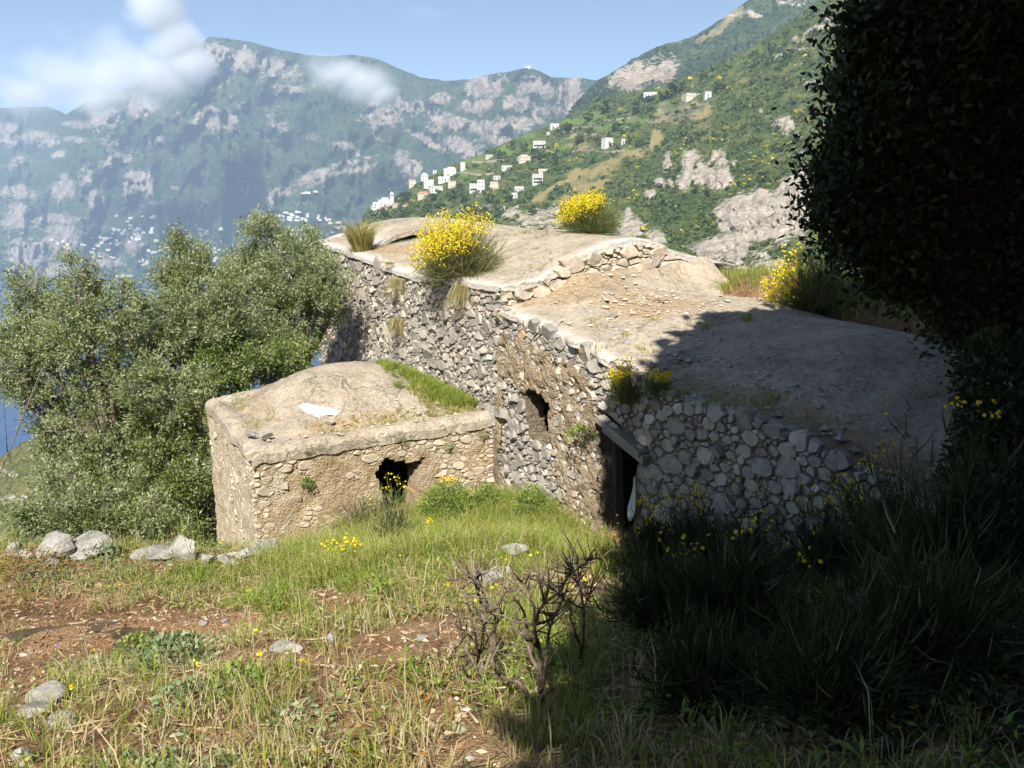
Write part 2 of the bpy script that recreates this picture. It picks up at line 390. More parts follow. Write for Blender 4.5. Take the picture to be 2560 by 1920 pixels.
# ------------------------------------------------------------------ building frame: u runs along the hut front, v along the long wall
P0 = np.array([-0.37, 15.28]); UU = np.array([0.8658, 0.5003]); VV = np.array([-0.5003, 0.8658])
def W(s, v, z): 
    q = P0 + s * UU + v * VV; return (q[0], q[1], z)
def Wn(s, v, z):
    s, v, z = np.broadcast_arrays(np.asarray(s, float), np.asarray(v, float), np.asarray(z, float))
    return np.stack([P0[0] + s * UU[0] + v * VV[0], P0[1] + s * UU[1] + v * VV[1], z], -1)
def sv(x, y):
    dx = np.asarray(x) - P0[0]; dy = np.asarray(y) - P0[1]
    return dx * UU[0] + dy * UU[1], dx * VV[0] + dy * VV[1]
def on_s(px, py, s0=0.0):
    """pixel -> (v, z) on the vertical plane s = s0"""
    a, b = ray(px, py); o = P0 + s0 * UU
    # (a*Y, Y) = o + v*VV
    v = (o[0] - a * o[1]) / (a * VV[1] - VV[0]); Y = o[1] + v * VV[1]; return v, b * Y
def on_v(px, py, v0=0.0):
    """pixel -> (s, z) on the vertical plane v = v0"""
    a, b = ray(px, py); o = P0 + v0 * VV
    s = (o[0] - a * o[1]) / (a * UU[1] - UU[0]); Y = o[1] + s * UU[1]; return s, b * Y

# ------------------------------------------------------------------ the ground
_G = [(0, 0, -1.55), (0, 3, -2.45), (0, 6, -3.3), (0, 9, -4.15), (1.4, 11.9, -5.3), (-4.3, 12.9, -5.88), (-1, 14, -5.6), (-0.5, 14.7, -5.65), (-3, 5, -3.45), (-3, 9, -4.65),
      (-7, 12.0, -5.42), (-5.6, 12.4, -5.66), (-7, 8, -4.6), (-7, 4, -3.3), (-7, 0, -2.0), (-4, 0, -1.8), (-11, 11.5, -5.35), (-11, 5, -4.1), (-11, 0, -2.6), (2.6, 9.3, -4.75), (3.5, 7.7, -4.0), (4.4, 6.9, -3.2), (2.5, 5, -2.75),
      (5.2, 8.4, -3.0), (6.6, 6, -2.0), (5, 4, -1.9), (4, 1, -1.2), (9, 9, -1.2), (9, 4, -0.2), (5, -4, 0.2), (0, -6, -0.2), (-6, -6, -0.8), (10, -4, 2.0),
      (-6.2, 15, -7.3), (-9, 14.5, -7.9), (-13, 13.5, -8.3), (-8, 20, -8.0), (-12, 20, -10), (-5, 20, -5.8), (-3.2, 21, -5.0), (-5.0, 25, -5.2), (-8, 26, -8), (-14, 28, -14), (-10, 35, -14), (-20, 20, -14), (-20, 35, -22),
      (4.3, 17.5, -1.75), (4.6, 15.2, -1.95), (5.6, 13.4, -2.05), (6.6, 11.8, -2.15), (8, 14, -1.75), (6, 19, -2.2), (9, 19, -2.8), (5, 26, -4.5), (9, 26, -6.5), (14, 24, -6), (14, 12, 0.5), (18, 18, -1), (0, 34, -9), (16, 3, 3)]
_GT = TPS(_G, 0.02)
def ground(x, y, fine=True):
    x = np.asarray(x, float); y = np.asarray(y, float)
    xc = np.clip(x, -20, 18); yc = np.clip(y, -6, 35)
    z = _GT(xc, yc)
    dl = np.maximum(-20 - x, 0); dr = np.maximum(x - 18, 0); df = np.maximum(y - 35, 0); db = np.maximum(-6 - y, 0)
    z = z - 0.6 * np.hypot(dl, df) + dr * (0.55 - 0.6 * sstep(5, 30, y)) + 0.35 * db
    s, v = sv(x, y)
    hut = sstep(-4.75, -4.45, s) * sstep(-0.05, 0.4, v) * (1 - sstep(3.7, 4.1, v)) * (1 - sstep(-0.3, 0.0, s))
    big = sstep(0.12, 0.5, s) * (1 - sstep(3.9, 4.4, s)) * sstep(-8.6, -8.0, v) * (1 - sstep(11.0, 11.4, v))
    z = np.where(big > 0, z + big * np.minimum(-5.25 - z, 0), z)
    z = np.where(hut > 0, z + hut * np.minimum(-5.9 - z, 0), z)
    if fine:
        near = 1 - sstep(16, 30, np.hypot(x, y))
        z = z + near * (0.10 * fbm(x * 0.55, y * 0.55, 0, 3, 3) + 0.035 * fbm(x * 2.3, y * 2.3, 0, 5, 3) + 0.004 * fbm(x * 5, y * 5, 0, 9, 2))
        # level hollow where rain water stands
        q = ((x - PUD[0]) / 1.5) ** 2 + ((y - PUD[1]) / 0.62) ** 2; w = np.exp(-q ** 2)
        if w.max() > 1e-4:
            lv = float(_GT(np.array([PUD[0]]), np.array([PUD[1]]))[0])
            z = z * (1 - w) + w * (lv - 0.02 + 0.10 * fbm(x * 1.9, y * 3.4, 0, 33, 4) + 0.004 * fbm(x * 5, y * 5, 0, 9, 2))
    return z
PUD = (-3.6, 7.0)
def gz(x, y): return float(ground(np.array([x]), np.array([y]))[0])
def gp(px, py, near=2.0, far=30.0):
    """point where the ray through a pixel meets the ground"""
    a, b = ray(px, py)
    Y = np.linspace(near, far, 600); d = b * Y - ground(a * Y, Y)
    i = np.where(d <= 0)[0]
    Yh = Y[i[0]] if len(i) else far
    return np.array([a * Yh, Yh, gz(a * Yh, Yh)])
_p = gp(330, 1600); PUD = (float(_p[0]), float(_p[1]))

def axis(a, b, step, lo, hi, grow):
    c = list(np.arange(a, b + 1e-6, step)); 
    d = step
    while c[-1] < hi: d *= grow; c.append(c[-1] + d)
    d = step; e = []
    x = a
    while x > lo: d *= grow; x -= d; e.append(x)
    return np.array(e[::-1] + c)
gx = axis(-8.5, 7.0, 0.10, -420, 150, 1.12); gy = axis(1.6, 15.5, 0.10, -60, 420, 1.12)
GX, GY = np.meshgrid(gx, gy, indexing='ij')
GZ = ground(GX, GY)
g_obj = mk('ground', np.stack([GX, GY, GZ], -1), grid_faces(len(gx), len(gy)), M['soil'], None, True, None, (0, 0, 0))
tag(g_obj, kind='structure')
# ------------------------------------------------------------------ rubble masonry
def inpoly(poly, x, y):
    x = np.asarray(x, float); y = np.asarray(y, float); r = np.zeros(x.shape, bool)
    n = len(poly); j = n - 1
    for i in range(n):
        xi, yi = poly[i]; xj, yj = poly[j]
        c = ((yi > y) != (yj > y)) & (x < (xj - xi) * (y - yi) / ((yj - yi) if yj != yi else 1e-9) + xi)
        r ^= c; j = i
    return r
def darts(accept, bounds, sizes, aspect, seed, fill=0.64):
    """stone centres and radii, large first; accept(a, z) -> probability"""
    rg = np.random.default_rng(seed); a0, a1, z0, z1 = bounds
    Cl, Rl_ = [], []; area = (a1 - a0) * (z1 - z0); cell = 2.4 * sizes[0][0] * fill; H = {}
    for r, cover in sizes:
        n = int(area / (r * r) * cover)
        P = np.stack([rg.uniform(a0, a1, n), rg.uniform(z0, z1, n)], 1)
        rad = r * rg.uniform(0.8, 1.2, n)
        keep = rg.uniform(0, 1, n) < accept(P[:, 0], P[:, 1])
        for p, q in zip(P[keep], rad[keep]):
            x, y = p[0] / aspect, p[1]; i, j = int(x // cell), int(y // cell); hit = False
            for di in (-1, 0, 1):
                for dj in (-1, 0, 1):
                    for (X, Y, Q) in H.get((i + di, j + dj), ()):
                        m = fill * (Q + q)
                        if (X - x) ** 2 + (Y - y) ** 2 < m * m: hit = True; break
                    if hit: break
                if hit: break
            if hit: continue
            H.setdefault((i, j), []).append((x, y, q)); Cl.append(p); Rl_.append(q)
    return np.array(Cl), np.array(Rl_)
def clip(poly, nx, ny, c):
    """keep the side nx*x + ny*y <= c"""
    out = []; n = len(poly)
    for i in range(n):
        p, q = poly[i], poly[(i + 1) % n]
        dp = nx * p[0] + ny * p[1] - c; dq = nx * q[0] + ny * q[1] - c
        if dp <= 0: out.append(p)
        if (dp < 0) != (dq < 0) and dp != dq:
            t = dp / (dp - dq); out.append((p[0] + t * (q[0] - p[0]), p[1] + t * (q[1] - p[1])))
    return out
def cells(C, Rr, aspect, cap=1.7):
    """power-diagram cell of every stone, in wall coordinates"""
    X = np.stack([C[:, 0] / aspect, C[:, 1]], 1); res = []
    for i in range(len(X)):
        d = np.hypot(*(X - X[i]).T); nb = np.argsort(d)[1:15]
        k = 7; a = rng.uniform(0, 6.28); rr = Rr[i] * cap
        poly = [(X[i, 0] + rr * math.cos(a + 6.2832 * j / k) * rng.uniform(0.72, 1.2), X[i, 1] + rr * math.sin(a + 6.2832 * j / k) * rng.uniform(0.72, 1.2)) for j in range(k)]
        for j in nb:
            if d[j] > 4.5 * max(Rr[i], Rr[j]): break
            n = (X[j] - X[i]); m = (X[j] @ X[j] - X[i] @ X[i] - Rr[j] ** 2 + Rr[i] ** 2) / 2
            poly = clip(poly, n[0], n[1], m)
            if len(poly) < 3: break
        # merge near-duplicate corners
        q = []
        for p in poly:
            if not q or math.hypot(p[0] - q[-1][0], p[1] - q[-1][1]) > 0.18 * Rr[i]: q.append(p)
        if len(q) > 2 and math.hypot(q[0][0] - q[-1][0], q[0][1] - q[-1][1]) < 0.18 * Rr[i]: q.pop()
        res.append([(x * aspect, z) for x, z in q] if len(q) >= 3 else None)
    return res
def lay_stones(name, C, Rr, aspect, to3, wall, mat, gap=0.014, relief=(0.022, 0.065), limit=300, tint=None, back=-0.06, cap=1.7, base=0.0, avoid=None):
    polys = cells(C, Rr, aspect, cap); items = []; avoid = avoid or []
    for i, p in enumerate(polys):
        if p is None: continue
        P = np.array(p); c = P.mean(0); n = len(P); r = Rr[i]
        k = max(0.55, 1 - gap / r); P = c + (P - c) * k
        if any(inpoly(h, P[:, 0], P[:, 1]).any() for h in avoid): continue
        d = rng.uniform(*relief) * (0.55 + 0.45 * min(1.6, r / 0.13)); tilt = rng.normal(0, 0.20, 2)
        ring0 = [to3(q[0], q[1], back) for q in P]
        P1 = c + (P - c) * rng.uniform(0.93, 1.0, (n, 1))
        ring1 = [to3(q[0], q[1], base + d * rng.uniform(0.5, 0.9)) for q in P1]
        P2 = c + (P - c) * rng.uniform(0.70, 0.93, (n, 1))
        ring2 = [to3(q[0], q[1], base + d * rng.uniform(0.88, 1.08) + tilt @ (q - c)) for q in P2]
        cen = to3(c[0], c[1], base + d * rng.uniform(0.9, 1.12))
        V = ring0 + ring1 + ring2 + [cen]; F = []
        for j in range(n):
            h = (j + 1) % n
            F.append((j, h, n + h, n + j)); F.append((n + j, n + h, 2 * n + h, 2 * n + j)); F.append((2 * n + j, 2 * n + h, 3 * n))
        tt = tint(c[0], c[1]) if tint else rng.beta(2.0, 2.2) * 0.86
        if rng.uniform() < 0.012: tt = rng.uniform(0.88, 0.92)
        elif rng.uniform() < 0.03: tt = rng.uniform(0.97, 1.0)
        pp = [proj(*v) for v in ring1]
        ar = abs(sum(pp[j][0] * pp[(j + 1) % n][1] - pp[(j + 1) % n][0] * pp[j][1] for j in range(n))) / 2
        vis = any(-40 < q[0] < 2600 and -40 < q[1] < 1960 for q in pp)
        items.append((ar if vis else 0, V, F, tt))
    items.sort(key=lambda q: -q[0])
    for ar, V, F, tt in items[:limit]:
        V = np.array(V); mk(name, V, F, mat, wall, False, {'tint': np.full(len(V), tt)}, V.mean(0))
    rest = MB()
    for ar, V, F, tt in items[limit:]: rest.add(V, F, tt)
    if rest.n: tag(rest.build('stone_rubble', mat, wall), kind='stuff')
    return len(items)
def backing(name, a0, a1, ztop, zbot, holes, to3, mat, parent, step=0.07, thick=0.5, amp=0.035, seed=1, base=-0.03, region=None, nsc=5.0, jambs=True):
    base = base + 0.034
    """rough wall face with real openings and their jambs"""
    na = int((a1 - a0) / step) + 2
    A = np.linspace(a0, a1, na); zt = ztop(A); zb = zbot(A); nz = int((zt - zb).max() / step) + 2
    T = np.linspace(0, 1, nz)
    AA = np.repeat(A[:, None], nz, 1); ZZ = zb[:, None] + (zt - zb)[:, None] * T[None, :]
    JA = AA + 0.3 * step * vnoise(AA * 9, ZZ * 9, 3, seed); JZ = ZZ + 0.3 * step * vnoise(AA * 9, ZZ * 9, 7, seed)
    D = base + amp * fbm(AA * nsc, ZZ * nsc, 0, seed, 4, 0.6)
    keep = np.ones((na - 1, nz - 1), bool)
    ca = (AA[:-1, :-1] + AA[1:, 1:]) / 2; cz = (ZZ[:-1, :-1] + ZZ[1:, 1:]) / 2
    for h in holes: keep &= ~inpoly(h, ca, cz)
    if region is not None: keep &= region(ca, cz)
    V = [to3(a, z, d) for a, z, d in zip(JA.ravel(), JZ.ravel(), D.ravel())]
    F = []
    idx = lambda i, j: i * nz + j
    nb = len(V)
    jamb = {}
    def jv(i, j):
        if (i, j) not in jamb:
            jamb[(i, j)] = len(V); V.append(to3(AA[i, j], ZZ[i, j], -thick + 0.04 * random.uniform(-1, 1)))
        return jamb[(i, j)]
    for i in range(na - 1):
        for j in range(nz - 1):
            if not keep[i, j]: continue
            F.append((idx(i, j), idx(i + 1, j), idx(i + 1, j + 1), idx(i, j + 1)))
            if not jambs: continue
            for (di, dj, p, q) in ((-1, 0, (i, j), (i, j + 1)), (1, 0, (i + 1, j + 1), (i + 1, j)), (0, -1, (i + 1, j), (i, j)), (0, 1, (i, j + 1), (i + 1, j + 1))):
                ii, jj = i + di, j + dj
                if not (0 <= ii < na - 1 and 0 <= jj < nz - 1) or not keep[ii, jj]:
                    F.append((idx(*p), idx(*q), jv(*q), jv(*p)))
    return mk(name, V, F, mat, parent, False)

def peel(s, v, seed):
    """lime layers flaked off in patches"""
    f = fbm(s * 0.9, v * 0.9, 0, seed, 5, 0.6); g = fbm(s * 2.4 + 5, v * 2.4, 0, seed + 7, 4, 0.6)
    return -0.022 * sstep(0.10, 0.16, f) - 0.014 * sstep(0.16, 0.22, g) + 0.006 * fbm(s * 7, v * 7, 0, seed + 3, 3)
def roof_slab(name, S, Vv, zf, parent, thick=0.13, hole=None, edgew=0.3, edges=('s0', 'v0'), dirt=None, rag=0.035, seed=1, mat=None):
    ns, nv = len(S), len(Vv); SS, V2 = np.meshgrid(S, Vv, indexing='ij')
    pz = peel(SS, V2, seed + 50); Z = zf(SS, V2) + pz
    rs = rag * fbm(V2 * 2.5, SS * 0 + seed, 0, seed, 4); rv = rag * fbm(SS * 2.5, V2 * 0 + seed, 0, seed + 5, 4)
    S3 = SS + rs * np.exp(-(SS - S[0]) / 0.2) + rs * np.exp(-(S[-1] - SS) / 0.2); V3 = V2 + rv * np.exp(-(V2 - Vv[0]) / 0.2)
    Zr = Z - 0.06 * np.exp(-(SS - S[0]) / 0.05) * ('s0' in edges) - 0.06 * np.exp(-(V2 - Vv[0]) / 0.05) * ('v0' in edges)
    top = Wn(S3, V3, Zr).reshape(-1, 3); bot = Wn(S3, V3, Z - thick).reshape(-1, 3)
    e = np.zeros_like(SS)
    if 's0' in edges: e = np.maximum(e, np.exp(-((SS - S[0]) / edgew) ** 2))
    if 'v0' in edges: e = np.maximum(e, np.exp(-((V2 - Vv[0]) / edgew) ** 2))
    dm = (dirt(SS, V2) if dirt else np.zeros_like(SS)) + 0.30 * (pz < -0.014)
    ex_ = 0.05 * np.abs(fbm(V2 * 4, SS * 4, 0, seed + 2, 4)); Zr = Zr - ex_ * (np.exp(-(SS - S[0]) / 0.12) * ('s0' in edges) + np.exp(-(V2 - Vv[0]) / 0.12) * ('v0' in edges))
    F = grid_faces(ns, nv); cs = (SS[:-1, :-1] + SS[1:, 1:]) / 2; cv = (V2[:-1, :-1] + V2[1:, 1:]) / 2
    keep = np.ones((ns - 1, nv - 1), bool) if hole is None else ~hole(cs, cv)
    n = ns * nv; Ft = F[keep.ravel()]; Fb = F[keep.ravel()][:, ::-1] + n; side = []
    kp = np.pad(keep, 1)
    for i in range(ns - 1):
        for j in range(nv - 1):
            if not keep[i, j]: continue
            for (di, dj, p, q) in ((-1, 0, (i, j), (i, j + 1)), (1, 0, (i + 1, j + 1), (i + 1, j)), (0, -1, (i + 1, j), (i, j)), (0, 1, (i, j + 1), (i + 1, j + 1))):
                if not kp[i + 1 + di, j + 1 + dj]:
                    a, b = p[0] * nv + p[1], q[0] * nv + q[1]; side.append((b, a, a + n, b + n))
    V = np.concatenate([top, bot]); ed = np.concatenate([e.ravel(), e.ravel()]); dd = np.concatenate([dm.ravel(), dm.ravel()])
    o = mk(name, V, [Ft, Fb, np.array(side)], mat or M['roof'], parent, True, {'edge': ed, 'dirt': dd})
    sm = np.ones(len(o.data.polygons), bool); sm[len(Ft):] = False; o.data.polygons.foreach_set('use_smooth', sm)
    return o

to_long = lambda v, z, d: W(-d, v, z)            # long wall, outward = -u
to_front = lambda s, z, d: W(s, -d, z)           # planes facing -v

# ------------------------------------------------------------------ tall vaulted house (rear)
tall = empty('vaulted_house', W(3.5, 5, -5.3), 'tall rubble stone house with a pale groin vaulted roof carrying a yellow broom bush', 'ruined house')
c_top = sorted([on_s(*p) for p in ((793, 603), (850, 621), (916, 640), (977, 662), (1030, 680), (1100, 693), (1172, 699), (1230, 706), (1256, 707))])
VC = c_top[0][0]                                    # corner of the tall house on the long wall
gable_top = sorted([on_v(px, py, VC) for px, py in ((1262, 707), (1295, 706), (1339, 697), (1375, 681), (1411, 656), (1447, 634), (1483, 618), (1520, 606), (1556, 598), (1602, 593), (1640, 602), (1675, 622))])
VEND = c_top[-1][0]
ctop_f = lambda v: lerp1(c_top, v) - 0.13
gtop_f = lambda s: lerp1(gable_top, s) - 0.12
_c = [(0, v, z) for v, z in c_top[::2]] + [(s, VC, z) for s, z in gable_top[1:]] + [(5.2, VC, -1.35)]
_c += [(2.67, 2, -0.87), (2.7, 4, -0.86), (3.6, 3, -0.82), (1.3, 2, -1.25), (1.2, 4, -1.32), (5, 3, -1.0), (1.2, 6.2, -1.38), (3, 6.2, -1.02), (5, 6.2, -1.06),
       (1, 9, -1.25), (3.1, 9.2, -0.98), (5, 9.2, -1.05), (0.6, 12, -1.25), (3, 12, -1.1), (5, 12, -1.15)]
_cz = TPS(_c, 1e-3)
zC = lambda s, v: _cz(s, v) + 0.012 * fbm(s * 2, v * 2, 0, 4, 4)
wallC = backing('wall', VC, VEND, ctop_f, lambda v: np.where((v > 0.1) & (v < 3.9), -4.6, -6.2) + 0 * v, [], to_long, M['mortar'], tall, 0.085, amp=0.03, seed=2)
accC = lambda a, z: ((z < ctop_f(a) - 0.03) & (a > VC + 0.03) & (a < VEND - 0.03) & ((z > -4.5) | (a > 4)) & (z > -5.8)).astype(float)
Cc, Rc = darts(accC, (VC, VEND, -5.8, -1.2), [(0.15, 0.12), (0.105, 0.5), (0.075, 2.0), (0.053, 5), (0.037, 6), (0.026, 6)], 1.55, 21)
lay_stones('stone', Cc, Rc, 1.55, to_long, wallC, M['stone'])
# gable over the lower roof
gb_pts = sorted([on_v(px, py, VC) for px, py in ((1258, 775), (1320, 752), (1377, 728), (1431, 689), (1486, 681), (1594, 668), (1675, 650))])
wallG = backing('gable_wall', 0.0, gable_top[-1][0] + 0.1, gtop_f, lambda s: lerp1(gb_pts, s) - 0.5, [], lambda s, z, d: W(s, VC - d, z), M['earthplaster'], tall, 0.08, amp=0.04, seed=5)
accG = lambda a, z: ((z < gtop_f(a) - 0.02) & (z > lerp1(gb_pts, a) - 0.12) & (a > 0.05) & (a < gable_top[-1][0])).astype(float)
Cg, Rg = darts(accG, (0, gable_top[-1][0], -2.2, -0.8), [(0.14, 0.5), (0.10, 1.5), (0.07, 4), (0.045, 5), (0.03, 5)], 1.6, 22)
lay_stones('stone', Cg, Rg, 1.6, lambda s, z, d: W(s, VC - d, z), wallG, M['stone_pale'], relief=(0.04, 0.10), tint=lambda a, z: rng.uniform(0.35, 0.86))
holeC = lambda s, v: (np.abs(s - 1.65) < 0.75) & (v > 7.7) & (v < 8.7)
roofC = roof_slab('roof', np.linspace(-0.07, 4.75, 90), np.concatenate([np.linspace(VC - 0.06, 7.5, 90), np.linspace(7.6, VEND + 0.3, 50)]), zC, tall, 0.13, holeC, 0.24,
                  dirt=lambda s, v: 0.75 * np.exp(-((s - 0.9) / 0.7) ** 2 - ((v - 8.2) / 2.2) ** 2) + 0.35 * np.exp(-((s - 0.5) / 0.5) ** 2 - ((v - 4) / 2) ** 2), seed=3)
_sh = TPS([(0.8, 8.0, -1.30), (1.3, 8.0, -1.02), (2.0, 8.0, -0.93), (2.7, 8.0, -0.97), (3.4, 8.0, -1.06), (5, 8.0, -1.10), (9.4, 8.0, -1.75),
           (0.8, 10.6, -1.16), (2, 10.6, -0.80), (3.1, 10.6, -0.68), (4.0, 10.6, -0.72), (5.2, 10.6, -0.84), (7.0, 10.6, -1.08), (8.8, 10.6, -1.36), (9.6, 10.6, -1.55), (0.8, 13.5, -1.5), (3.1, 13.5, -0.95), (5.2, 13.5, -1.05), (9.4, 13.5, -1.8)], 1e-3)
shell = roof_slab('rear_vault', np.linspace(0.8, 9.5, 70), np.linspace(7.75, 13.6, 50), lambda s, v: _sh(s, v) + 0.012 * fbm(s * 2, v * 2, 0, 8, 4), tall, 0.10, None, 0.3, edges=('s0',), rag=0.12, seed=9)
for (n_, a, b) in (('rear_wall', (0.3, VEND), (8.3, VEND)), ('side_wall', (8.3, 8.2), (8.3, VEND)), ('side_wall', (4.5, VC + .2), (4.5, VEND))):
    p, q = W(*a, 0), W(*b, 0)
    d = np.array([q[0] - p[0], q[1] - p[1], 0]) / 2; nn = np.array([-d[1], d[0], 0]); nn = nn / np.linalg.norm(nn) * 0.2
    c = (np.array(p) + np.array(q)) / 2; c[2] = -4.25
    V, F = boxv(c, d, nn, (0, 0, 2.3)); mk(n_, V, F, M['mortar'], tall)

# ------------------------------------------------------------------ low vaulted house (right, towards the trees)
low = empty('vaulted_house', W(2, -4, -5.2), 'low rubble stone house with collapsed doorway and a cracked low vaulted roof half in shade', 'ruined house')
b_top = sorted([on_s(*p) for p in ((1261, 773), (1330, 800), (1400, 830), (1493, 877), (1557, 922), (1607, 960), (1700, 1000), (1800, 1037), (1878, 1058), (2014, 1108), (2072, 1140), (2200, 1215))])
VB = b_top[0][0]
btop_f = lambda v: lerp1(b_top, v) - 0.09
VB = max(VB, -8.6)
winB = [on_s(*p) for p in ((1312, 982), (1335, 968), (1360, 982), (1380, 1008), (1379, 1094), (1357, 1104), (1330, 1084), (1318, 1016))]
doorB = [on_s(*p) for p in ((1494, 1034), (1519, 1029), (1545, 1060), (1627, 1140), (1602, 1156), (1586, 1190), (1584, 1350), (1512, 1350), (1506, 1110))]
VRB = -0.36
wallB = backing('wall', VB, VC - 0.01, btop_f, lambda v: -6.0 + 0 * v, [winB, doorB], to_long, M['mortar'], low, 0.05, amp=0.03, seed=6, thick=0.32)
plB = [on_s(*p) for p in ((1256, 826), (1300, 846), (1380, 880), (1440, 915), (1488, 960), (1498, 1040), (1506, 1110), (1514, 1250), (1512, 1340), (1470, 1330), (1425, 1270), (1400, 1190), (1388, 1110), (1380, 1012), (1362, 980), (1330, 972), (1300, 975), (1270, 940), (1256, 930))]
seam = [on_s(*p) for p in ((1249, 860), (1260, 850), (1266, 930), (1264, 1120), (1250, 1120), (1250, 930))]
pl = backing('plaster_patch', -4.6, 0.4, btop_f, lambda v: -5.9 + 0 * v, [winB, doorB], to_long, M['earthplaster'], wallB, 0.045, amp=0.085, seed=16, base=0.035, nsc=6.5,
             region=lambda a, z: inpoly(plB, a + 0.07 * fbm(a * 5, z * 5, 0, 3, 3), z + 0.07 * fbm(a * 5, z * 5, 9, 3, 3)) | inpoly(seam, a + 0.05 * fbm(a * 6, z * 6, 0, 4, 3), z), jambs=False)
def accB(a, z):
    ok = (z < btop_f(a) - 0.02 + np.where(a < -3.75, 0.10 + 0.05 * vnoise(a * 3, a * 0, 0, 5), 0)) & (a > VB) & (a < VC - 0.02) & (z > -5.6)
    for h in (winB, doorB): ok &= ~inpoly(h, a, z)
    p = np.where(inpoly(plB, a, z), 0.10, 1.0)
    return ok * p
def accB_big(a, z): return accB(a, z)
Cb, Rb = darts(accB, (VB, VC, -5.6, -1.85), [(0.135, 0.14), (0.098, 0.6), (0.07, 2.2), (0.05, 5), (0.034, 6), (0.025, 6)], 1.4, 31)
lay_stones('stone', Cb, Rb, 1.4, to_long, wallB, M['stone'], relief=(0.028, 0.075), tint=lambda a, z: rng.beta(2, 2.4) * 0.8, avoid=(winB, doorB))
# crumbs embedded in the crumbling plaster
accP = lambda a, z: (inpoly(plB, a, z) & ~inpoly(winB, a, z) & ~inpoly(doorB, a, z)).astype(float)
Cp, Rp = darts(accP, (-4.6, 0.2, -5.6, -2.0), [(0.07, 0.4), (0.045, 1.5), (0.03, 2.0)], 1.2, 33, 1.15)
lay_stones('plaster_stone', Cp, Rp, 1.2, to_long, wallB, M['stone_pale'], relief=(0.03, 0.07), limit=60, base=0.03, cap=1.1, avoid=(winB, doorB), tint=lambda a, z: rng.uniform(0.3, 0.8))
_b = [(0, v, z + 0.02) for v, z in b_top] + [(s, VC, z + 0.03) for s, z in gb_pts[1:]]
_b += [(3.9, -0.57, -1.55), (3.9, -2.59, -1.83), (3.9, -5.58, -2.02), (2.3, -2.1, -1.78), (1.2, -2.1, -1.98), (2.2, -3.6, -1.98), (1.0, -3.6, -2.22), (2.2, -4.5, -2.05), (2.4, -6.0, -2.0), (1.1, -6.0, -2.38), (0.8, -7.6, -2.72), (2.4, -7.6, -2.25), (3.9, -7.6, -2.3),
       (2.4, -9.0, -2.6), (0.5, -9.0, -2.95), (4.2, -9.0, -2.6), (5.0, -2.0, -2.05), (5.0, -5, -2.3), (5.0, -8, -2.7)]
_bz = TPS(_b, 2e-3)
def zB(s, v):
    z = _bz(s, v) + 0.025 * fbm(s * 1.6, v * 1.6, 0, 14, 4)
    # broken plaster lip round the smoke hole, and a collapsed gutter strip near the shaded edge
    q = ((s - 2.25) / 1.25) ** 2 + ((v + 2.15) / 0.85) ** 2 + 0.5 * fbm(s * 2.2, v * 2.2, 3, 5, 3)
    z = z - 0.07 * (1 - sstep(0.85, 1.0, q))
    g = (s - 0.55 - 0.15 * fbm(v * 1.3, v * 0, 0, 6, 3)) / 0.32
    z = z - 0.13 * np.exp(-g ** 4) * (1 - sstep(-4.6, -4.0, v))
    return z
holeB = lambda s, v: ((((s - 2.3) / 0.17) ** 2 + ((v + 2.1) / 0.13) ** 2) < 1) | ((v < -3.75) & (s < 0.14 + 0.12 * fbm(v * 3, v * 0, 0, 71, 4)))
roofB = roof_slab('roof', np.linspace(-0.06, 5.0, 95), np.linspace(-9.3, VC + 0.02, 130), zB, low, 0.11, holeB, 0.22, edges=('s0',), rag=0.13,
                  dirt=lambda s, v: 0.9 * np.exp(-((s - 2.2) / 1.2) ** 2 - ((v + 2.2) / 0.8) ** 2) + 0.75 * np.exp(-((s - 0.6) / 0.35) ** 2) * (1 - sstep(-4.8, -4.0, v)) + 0.7 * np.exp(-((s - 1.2) / 0.8) ** 2 - ((v + 0.9) / 0.5) ** 2) + 0.45 * np.exp(-((v - VC) / 0.4) ** 2), seed=13)
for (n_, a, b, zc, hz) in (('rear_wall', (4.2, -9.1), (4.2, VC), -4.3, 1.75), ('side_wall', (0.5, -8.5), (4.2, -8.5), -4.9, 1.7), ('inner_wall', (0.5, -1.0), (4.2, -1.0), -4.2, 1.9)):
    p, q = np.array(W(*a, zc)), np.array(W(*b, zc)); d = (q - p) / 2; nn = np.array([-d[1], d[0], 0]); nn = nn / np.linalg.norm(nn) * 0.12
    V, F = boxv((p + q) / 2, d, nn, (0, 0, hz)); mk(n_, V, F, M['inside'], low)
# two lintel beams, the jamb post and the window stones
def beam(name, pa, pb, hw, hh, mat, parent, da=0.06, db=0.06):
    (va, za), (vb, zb) = on_s(*pa), on_s(*pb)
    A, B = np.array(W(-da, va, za)), np.array(W(-db, vb, zb)); d = (B - A) / 2
    n = np.array([-UU[0], -UU[1], 0.0]); n /= np.linalg.norm(n); t = np.cross(d / np.linalg.norm(d), n)
    V, F = boxv((A + B) / 2, d, n * hw, t * hh); V = np.array(V) + rng.normal(0, 0.006, (8, 3)); return mk(name, V, F, mat, parent)
beam('lintel_beam', (1505, 1044), (1618, 1134), 0.075, 0.045, M['wood'], low, 0.05, 0.07)
beam('lintel_beam', (1498, 1068), (1625, 1150), 0.085, 0.065, M['wood'], low, -0.10, 0.05)
beam('door_post', (1512, 1085), (1519, 1330), 0.07, 0.05, M['wood_dark'], low, -0.22, -0.22)

